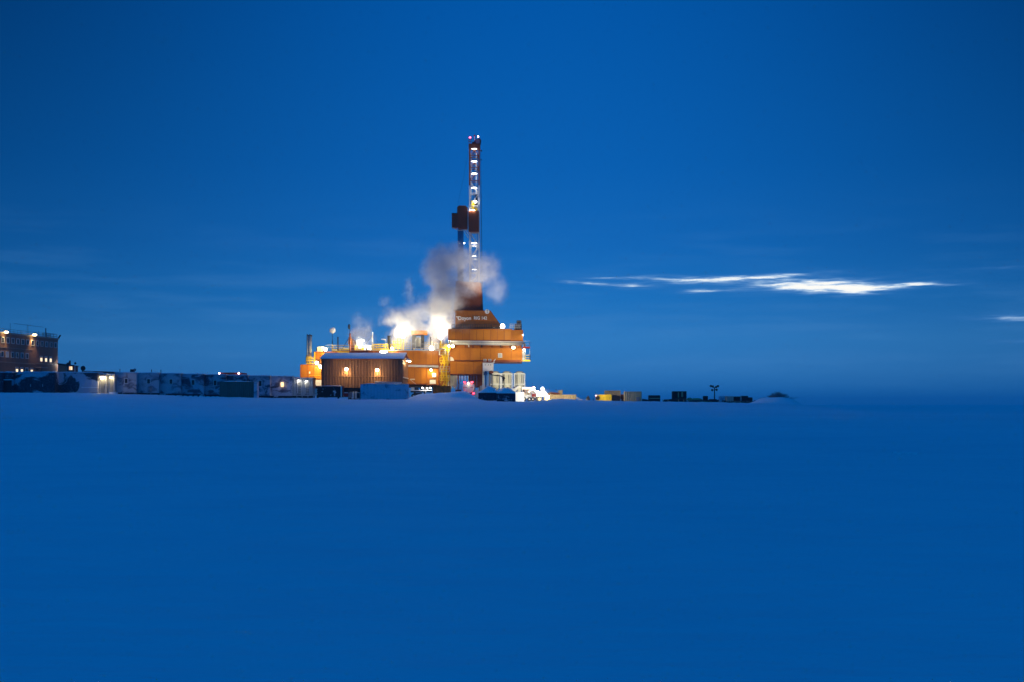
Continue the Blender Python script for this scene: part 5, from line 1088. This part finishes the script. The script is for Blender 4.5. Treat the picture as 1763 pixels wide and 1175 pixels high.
        if k_ == 3: bulb(p, c + Vector((.8, -1.2, .5)), 6500, (1, .82, .48), .2, 44, (X(1085, 303), 303, 3.4)); bulb(p, c + Vector((.2, -2.4, .3)), 600, (1, .88, .66), .3, 160, (X(932, 303), 303, 3.2))  # added lights: a spot for the tan containers, a fill for the loader
    # pale pipework at the foot of the right-hand silo
    Y = 301.5; rt = thing('silo_pipework', 'tangle of pale pipes and brackets at the foot of the right-hand silo', 'pipework', (X(893, Y), Y, G(893, Y)))
    a = MB(); 
    for q in range(4): a.cyl((X(881 + q * 2, Y), Y + q * .2, Z(672 + q, Y)), (X(893 + q, Y), Y + q * .2, Z(665 + q * 1.3, Y)), .13, None, 8)
    part(rt, 'pipe_run', a, 'white'); part(rt, 'casing', MB().pb(891, 896.5, 664.5, 676, Y + .2, 1.2), 'cream'); part(rt, 'valve_box', MB().pb(884, 889, 666.5, 671, Y + .3, .8), 'brown'); part(rt, 'support', MB().pb(893, 894, 676, None, Y + .5, .3), 'grey')
    Y = 306; container('long_low_box', 941, 992, 679.8, None, Y, 2.6, 'tan', 'long low tan ribbed box washed with yellow light, right of the wheel loader', pitch=.5, rib=.09, snow=False)
    Y = 309; rt = thing('loaded_rack', 'low rack of dark sheets ending in a brown bucket, behind the tan box', 'rack', (X(956, Y), Y, Z(680, Y)))
    part(rt, 'sheet_stack', MB().prism([(X(q, Y), Z(s_, Y)) for q, s_ in ((941, 681.5), (966, 681.5), (963, 676.8), (947, 675.4), (943, 677.5))], Y, Y + 2), 'brown'); part(rt, 'bucket', MB().prism([(X(q, Y), Z(s_, Y)) for q, s_ in ((962, 681), (968, 681), (969, 672), (961.6, 672.4))], Y + .3, Y + 1.8), 'tan', 'brown bucket shape at the right end'); part(rt, 'stay', MB().bar((X(956, Y), Y, Z(670.5, Y)), (X(961, Y), Y, Z(675, Y)), .07), 'grey'); part(rt, 'base', MB().pb(943, 967, 681.4, None, Y + .3, 1.5), 'dark')
    Y = 304; a = MB(); a.pb(996, 1003, 688, None, Y, 1); a.bar((X(992, Y), Y, Z(684, Y)), (X(1000, Y), Y, Z(689, Y)), .12); solo('sled', a, 'alu', 'small frosted sled end beside the long tan box', 'sled')
    Y = 302; a = MB(); a.prism([(X(q, Y), Z(s_, Y)) for q, s_ in ((1008.5, 690), (1016.5, 690), (1015, 685), (1013, 681.4), (1010.5, 684))], Y, Y + 1.2); solo('tarped_heap', a, 'darkf', 'small pointed dark heap between the tan box and the yellow machine', 'heap')
lit_yard()
a = MB(); Y = 286; a.bar((X(1021.3, Y), Y, ground(X(1021.3, Y), Y) - .4), (X(1021.3, Y), Y, Z(686.5, Y)), .10); solo('marker_stake', a, 'dark', 'thin dark stake stuck in the snow in front of the small pointed heap', 'stake')
a = MB(); Y = 288; a.bar((X(1351.5, Y), Y, ground(X(1351.5, Y), Y) - .4), (X(1351.5, Y), Y, Z(699.3, Y)), .17); solo('marker_stake', a, 'maroon', 'short dark stake in the snow in front of the rimed brush heap', 'stake')

def right_yard():
    Y = 303; rt = thing('yellow_heater', 'bright yellow machine with a round dark fan opening on its left end', 'heater', (X(1040, Y), Y, G(1040, Y)))
    part(rt, 'casing', MB().pb(1027.5, 1053, 680.4, 691, Y, 2), 'yellow'); part(rt, 'left_frame', MB().pb(1025.6, 1031, 680, 691, Y - .1, .1), 'tan'); part(rt, 'fan_opening', MB().cyl((X(1029.3, Y), Y - .16, Z(685.5, Y)), (X(1029.3, Y), Y - .105, Z(685.5, Y)), .42, None, 16), 'dark')
    for k in range(7): part(rt, 'rivet_plate', MB().pb(1034 + (k * 5.3) % 17, 1034.9 + (k * 5.3) % 17, 682 + (k * 2.7) % 6, 682.8 + (k * 2.7) % 6, Y - .06, .05), 'dark')
    part(rt, 'top_rail', MB().pb(1031.5, 1052.6, 679.7, 680.3, Y - .05, 1.5), 'yellow')
    h = MB().pb(1025.2, 1026.6, 681, 682.6, Y - .2, .15); p = part(rt, 'marker_lamp', h, 'red'); part(p, 'lens', MB().sph((X(1025.8, Y), Y - .25, Z(681.6, Y)), .09, 8, 6), 'g_pink'); 
    bulb(rt, (X(1036, Y), Y - 2.5, Z(684, Y)), 120, WARM, .3)
    container('tan_container', 1042, 1068.5, 672.8, None, 308, 2.5, 'tan', 'tan ribbed container standing behind the yellow machine', pitch=.45, rib=.08, snow=False)
    solo('dark_generator', MB().pb(1053.6, 1068, 681.5, None, 303.5, 2).pb(1055, 1062, 680.4, 681.4, 303.9, 1), 'dark', 'dark boxy generator joined to the right end of the yellow machine', 'generator')
    solo('rusty_tank', MB().pb(1069, 1075, 679.5, 687, 307, 1.8).pb(1070, 1074, 687, None, 307.2, 1), 'brown', 'dark brown tank in the gap between the two tan containers', 'tank')
    container('tan_container', 1075.5, 1104.8, 674.4, 692.0, 302, 2.5, 'tan', 'tan ribbed container with a grey patch, standing alone right of the yellow machine', pitch=.5, rib=.09, snow=False)
    solo('rusty_patch_panel', MB().pb(1095.5, 1101, 684, 691, 301.85, .08), 'grey', 'grey sheet leaning on the right tan container', 'sheet')
    a = MB(); a.bar((X(1105.5, 303), 303, Z(689, 303)), (X(1117, 303), 303, Z(690.6, 303)), .22, .5); solo('low_pipe', a, 'dark', 'low dark pipe between the right tan container and the dark bin', 'pipe')
    Y = 304; rt = thing('dark_bin', 'flat dark steel bin with a pale stripe', 'bin', (X(1127, Y), Y, G(1127, Y)))
    part(rt, 'body', MB().pb(1117.5, 1136.8, 681.8, None, Y, 2), 'dark'); part(rt, 'stripe', MB().pb(1118, 1136.4, 685.6, 687, Y - .05, .045), 'tan'); part(rt, 'lid', MB().pb(1117, 1137.2, 681, 681.7, Y - .1, 2.2), 'darkf')
    # racks of tubular goods
    def rack(p0, p1, top, label, Y, n, seed):
        rnd = random.Random(seed); rt = thing('pipe_pile', label, 'pipe pile', (X((p0 + p1) / 2, Y), Y, G((p0 + p1) / 2, Y)))
        zt = Z(top, Y); zb = G((p0 + p1) / 2, Y)
        for i in range(n):
            a0 = p0 + rnd.random() * (p1 - p0) * .55; a1 = min(p1, a0 + (p1 - p0) * (.3 + .35 * rnd.random())); z = zb + .1 + (zt - zb - .1) * (i / n) + rnd.random() * .1; y = Y + rnd.random() * 2
            part(rt, 'pipe', MB().cyl((X(a0, Y), y, z), (X(a1, Y), y, z + .05), .1 + .05 * rnd.random(), None, 8), rnd.choice(['dark', 'greyc', 'tan', 'dark', 'maroon']))
        for k in range(int((p1 - p0) / 9) + 1):
            px = p0 + k * 9; part(rt, 'stanchion', MB().bar((X(px, Y), Y - .2, zb - .3), (X(px, Y), Y - .2, zt), .12), rnd.choice(['dark', 'tan']))
        part(rt, 'bed_beam', MB().box(X(p0, Y), X(p1, Y), Y + .1, Y + 1.8, zb - .2, zb + .22), 'dark')
        return rt
    rack(1141, 1184, 688.2, 'long low pipe pile beneath the dark upright crate', 303, 16, 3); rack(1184, 1238, 690.3, 'long low pipe pile from the crate to the foot of the light tower', 303.4, 18, 4); rack(1238, 1305, 691, 'last low pipe pile at the right end of the yard', 303, 20, 5)
    container('dark_upright_crate', 1158.5, 1182, 674, 688, 305, 2.2, 'dark', 'dark upright crate with faint tan panels, tallest thing in the pipe yard', pitch=.4, rib=.08, snow=False)
    Y = 304.9
    solo('faint_panel', MB().pb(1167, 1169, 676, 685, Y - .05, .04).pb(1173, 1176, 675.5, 684, Y - .05, .04), 'tan', 'faint tan boards on the front of the dark upright crate', 'board')
    a = MB(); a.sph((X(1187.5, 306), 306, Z(688, 306)), .45, 10, 6, 1.4, 1, .9); a.sph((X(1199, 306), 306, Z(688.5, 306)), .6, 12, 6, 2.2, 1, .62); solo('canvas_heap', a, 'tan', 'low rounded brown heaps right of the dark upright crate', 'heap', smooth=True)
    solo('fuel_drum', MB().cyl((X(1214.5, 306), 306, Z(690.5, 306)), (X(1214.5, 306), 306, Z(682.2, 306)), .55, None, 16), 'dark', 'squat dark drum left of the light tower', 'drum')
    # unlit light tower
    Y = 305; rt = thing('light_tower', 'unlit light tower with clusters of floodlight heads on two arms', 'light tower', (X(1230, Y), Y, G(1230, Y)))
    part(rt, 'pole', MB().cyl((X(1230.2, Y), Y, G(1230, Y) - .2), (X(1230.2, Y), Y, Z(667, Y)), .13, .1, 8), 'dark')
    a = MB(); a.bar((X(1230.2, Y), Y, Z(669, Y)), (X(1223.5, Y), Y, Z(665.5, Y)), .1); a.bar((X(1230.2, Y), Y, Z(668.6, Y)), (X(1236, Y), Y, Z(666, Y)), .1); a.bar((X(1230.2, Y), Y, Z(672, Y)), (X(1226, Y), Y, Z(671, Y)), .1); a.bar((X(1230.2, Y), Y, Z(671.6, Y)), (X(1234.5, Y), Y, Z(670.5, Y)), .1); part(rt, 'cross_arm', a, 'dark')
    for px, py in ((1223.6, 665), (1227.2, 665.8), (1232.8, 666.8), (1236, 665.2), (1226, 672), (1233.6, 671.6)): 
        h = part(rt, 'flood_head', MB().bar((X(px - .9, Y), Y - .25, Z(py - .6, Y)), (X(px + .9, Y), Y - .05, Z(py + .6, Y)), .32, .36), 'dark'); part(h, 'lens', MB().bar((X(px - .6, Y), Y - .5, Z(py - .3, Y)), (X(px + .6, Y), Y - .4, Z(py + .3, Y)), .2, .24), 'glass')
    part(rt, 'trailer', MB().pb(1222, 1234, 687.6, 690.6, Y - .6, 1.8), 'dark'); part(rt, 'stabiliser', MB().bar((X(1234, Y), Y - .6, Z(690, Y)), (X(1237, Y), Y - .6, Z(692.5, Y)), .1), 'grey')
    # faded crates
    container('snowy_container', 1240, 1253, 682.8, 692, 308, 2.4, 'bluec', 'snow-whitened low container right of the light tower', pitch=.5, rib=.08)
    container('pale_crate', 1250.5, 1263, 682.5, None, 303.6, 2, 'canvas', 'pale grey crate in front of the snow-whitened container', pitch=.4, rib=.08, snow=False)
    container('black_skip', 1263.8, 1274.6, 683, 691.5, 305, 2, 'dark', 'black skip squeezed between the pale crate and the ribbed green-black tank', pitch=.6, rib=.06, snow=False)
    rt = thing('dark_tank_unit', 'ribbed green-black tank unit, rightmost tall item of the pipe yard', 'tank', (X(1284, 304), 304, G(1284, 304))); Y = 304
    part(rt, 'shell', MB().pb(1277.5, 1288, 682, 692, Y, 2), 'dark'); part(rt, 'side_box', MB().pb(1288.2, 1295.5, 684.5, 692, Y + .2, 1.8), 'dark'); part(rt, 'feet', MB().pb(1278, 1295, 692, None, Y + .3, 1.4), 'grey')
    for k in range(4): part(rt, 'rib', MB().pb(1278.4 + k * 2.6, 1279.2 + k * 2.6, 682.6, 691.6, Y - .09, .085), 'dark')
    part(rt, 'post', MB().bar((X(1276, Y), Y, Z(691, Y)), (X(1276, Y), Y, Z(681, Y)), .1), 'alu')
    solo('small_hopper', MB().pb(1297, 1305, 691, None, 303, 1.4).pb(1299, 1303, 689.8, 690.9, 303.3, .8), 'dark', 'small dark hopper closing the right end of the pipe yard', 'hopper')
    a = MB(); a.bar((X(1307, 304), 304, Z(693.4, 304)), (X(1320, 304), 304, Z(690.6, 304)), .35, .25); solo('pink_tarp', a, 'tan', 'long thin faded strip leaning on the snow left of the rimed brush', 'tarp')
    # rimed brush on a snow heap
    rnd = random.Random(11); Y = 302; a = MB()
    for i in range(420):
        px = 1339 + rnd.gauss(0, 8.2); b_ = Vector((X(px, Y), Y + rnd.uniform(-1.2, 1.2), Z(689 + rnd.uniform(-3, 3), Y)))
        h = max(.25, (1 - abs(px - 1340) / 24)) * rnd.uniform(.5, 1.75); t_ = b_ + Vector((rnd.gauss(0, .38), rnd.gauss(0, .25), h)); m_ = b_.lerp(t_, .6)
        a.bar(b_, t_, .045)
        for _ in range(3): q = b_.lerp(t_, rnd.uniform(.4, 1)); a.bar(q, q + Vector((rnd.gauss(0, .3), rnd.gauss(0, .2), rnd.uniform(.0, .35))), .035)
    rt = thing('brush_heap', 'rime-covered heap of brushwood on the snow at the right end of the pad', 'brush', (X(1340, Y), Y, G(1340, Y)))
    part(rt, 'twigs', a, 'brush', kind='stuff')
    a = MB(); a.sph((X(1338, Y), Y + .6, Z(695.5, Y)), 1.0, 18, 10, 2.1, 1, 1.15); part(rt, 'snow_core', a, 'snow', smooth=True)
    # broken crust in the foreground
    Yf = EYE * F / (783 - HY); rnd = random.Random(5); a = MB(); x = X(1555, Yf)
    for i in range(14): a.sph((x + rnd.gauss(0, .22), Yf + rnd.gauss(0, .35), ground(x, Yf) + .01), rnd.uniform(.03, .10), 8, 5, 1.4, 1, .8)
    solo('snow_clods', a, 'snow', 'few broken clods of crusted snow lying alone on the smooth snow, lower right', 'snow clods', kind='stuff')
right_yard()

# ================================================================== steam
def steam(name, label, blobs, dens, nscale, lo, hi, col=(.93, .94, .96), warp=1.0, group=None, aniso=0.0, voxel=.9):
    """drifting steam: a hull grown round the puffs, filled with noisy density. blob: px, py, Y, rx px, rz px, ry m, weight"""
    hull = MB(); C = []
    for (px, py, Y, rx, rz, ry, wt_) in blobs:
        rx *= 1.35; rz *= 1.35; ry *= 1.25
        c = (X(px, Y), Y, Z(py, Y)); r3 = (rx * Y / F, ry, rz * Y / F); C.append((c, r3, wt_))
        hull.sph(c, 1, 18, 12, r3[0] * 1.25, r3[1] * 1.2, r3[2] * 1.25)
    m, t, b = new_mat(name + '_volume'); m.node_tree.nodes.remove(b)
    pv = t.n('ShaderNodeVolumePrincipled'); pv.inputs['Color'].default_value = (*col, 1); pv.inputs['Anisotropy'].default_value = aniso
    t.l(pv.outputs[0], t.t.nodes['Material Output'].inputs['Volume'])
    p = t.n('ShaderNodeNewGeometry').outputs['Position']
    wv_ = t.noise(p, nscale * .8, 4, .6, out=1); wv2 = t.noise(p, nscale * 3.2, 2, .6, out=1)
    q = t.vm('ADD', p, t.vm('MULTIPLY', t.vm('SUBTRACT', wv_, (.5, .5, .5)), (5.2 * warp,) * 3)); q = t.vm('ADD', q, t.vm('MULTIPLY', t.vm('SUBTRACT', wv2, (.5, .5, .5)), (2.3 * warp,) * 3))
    tot = None
    for c, r3, wt_ in C:
        d = t.vm('LENGTH', t.vm('DIVIDE', t.vm('SUBTRACT', q, c), r3), out=1)
        g = t.mapr(d, 1.0, .1, 0, wt_)
        tot = g if tot is None else t.m('ADD', tot, g)
    n = t.noise(q, nscale * 2.0, 5, .62)
    f = t.mapr(n, lo, hi)
    tot = t.m('MULTIPLY', t.m('MINIMUM', tot, 1.0), t.m('ADD', t.m('MULTIPLY', f, .84), .16))
    t.l(t.m('MULTIPLY', tot, dens), pv.inputs['Density'])
    me = hull.mesh(name, m); tmp = bpy.data.objects.new('hull_tmp', me); COL.objects.link(tmp)
    md = tmp.modifiers.new('r', 'REMESH'); md.mode = 'VOXEL'; md.voxel_size = voxel
    bpy.context.view_layer.update()
    me2 = bpy.data.meshes.new_from_object(tmp.evaluated_get(bpy.context.evaluated_depsgraph_get())); me2.name = name
    bpy.data.objects.remove(tmp)
    me2.materials.clear(); me2.materials.append(m)
    o = bpy.data.objects.new(name, me2); COL.objects.link(o)
    return tagit(o, label, 'steam', group, 'stuff')
YS = 324
steam('steam_plume', 'tall grey steam plume drifting up past the mast from behind the rig roof',
      [(752, 590, 324, 16, 18, 3, 1.0), (758, 565, 323, 22, 22, 3, .9), (768, 540, 322, 22, 24, 3, .7), (772, 515, 321, 22, 24, 3.2, .62), (768, 488, 321, 24, 24, 3.5, .62),
       (760, 452, 321, 26, 26, 3.6, .66), (785, 444, 321, 28, 24, 3.4, .62), (812, 455, 321, 28, 26, 2.6, .36), (840, 462, 321.5, 24, 26, 3.2, .30), (806, 482, 320.5, 28, 18, 2.4, .42), (856, 500, 321, 20, 26, 3, .10), (806, 502, 317.5, 20, 14, 2, .30), (800, 560, 317.5, 24, 12, 1.6, .10), (790, 520, 319, 16, 22, 2, .28), (756, 538, 321, 20, 30, 3, .75), (762, 505, 320.5, 22, 26, 3, .6), (745, 470, 321, 20, 26, 3, .6), (770, 430, 321, 24, 14, 3, .5)],
      .95, .19, .37, .54)
steam('steam_cloud', 'bright billowing steam cloud lit from within over the pump module roof',
      [(690, 580, 323, 20, 18, 3, 1.0), (700, 560, 323, 26, 20, 3.2, .75), (682, 545, 323, 24, 16, 3, .6), (665, 553, 323, 13, 10, 2, .6), (715, 540, 323, 24, 18, 3, .45), (736, 528, 323, 20, 20, 3, .32), (706, 500, 323, 10, 20, 2, .32), (666, 518, 323, 10, 9, 2, .2), (722, 566, 323, 18, 16, 2.5, .4)],
      1.0, .25, .40, .56)
steam('steam_puff', 'small faint steam puff left of the larger steam, above the small elliptical lamp',
      [(612, 583, 323, 12, 12, 2, 1.0), (622, 574, 323, 17, 15, 2.4, .8), (620, 555, 323, 16, 14, 2.4, .3), (634, 580, 323, 12, 16, 2, .45), (632, 565, 323, 12, 12, 2, .3)],
      .60, .24, .40, .60)
steam('lamp_halo_mist', 'thin mist added round the floodlights on the rig front to give them halos',  # mist added round bright lamps to imitate their glare halos
      [(862, 566, 316.2, 9, 6, 1.4, .25), (743, 597, 317.5, 13, 13, 2.5, 1.0), (546, 622, 314.8, 10, 10, 1.6, .8), (932, 678, 299, 14, 9, 2.5, .55), (700, 585, 317, 24, 16, 2.2, .8), (760, 585, 317, 15, 16, 2.2, .9), (880, 596, 316.6, 22, 6, 1.2, .25), (622, 586, 319.5, 10, 8, 1.4, .7)],
      .10, .20, .25, .60, voxel=.5)

# ================================================================== frozen haze
def haze():
    o = solo('haze', MB().box(-15000, 15000, -3500, 15000, -1.5, 68), 'snow', 'thin ice haze over the whole plain', 'haze', kind='stuff')
    m, t, b = new_mat('haze_volume'); m.node_tree.nodes.remove(b)
    pv = t.n('ShaderNodeVolumePrincipled'); pv.inputs['Color'].default_value = (.92, .95, 1, 1); pv.inputs['Density'].default_value = HAZE; pv.inputs['Anisotropy'].default_value = .2
    t.l(pv.outputs[0], t.t.nodes['Material Output'].inputs['Volume'])
    o.data.materials.clear(); o.data.materials.append(m)
HAZE = .00012
haze()
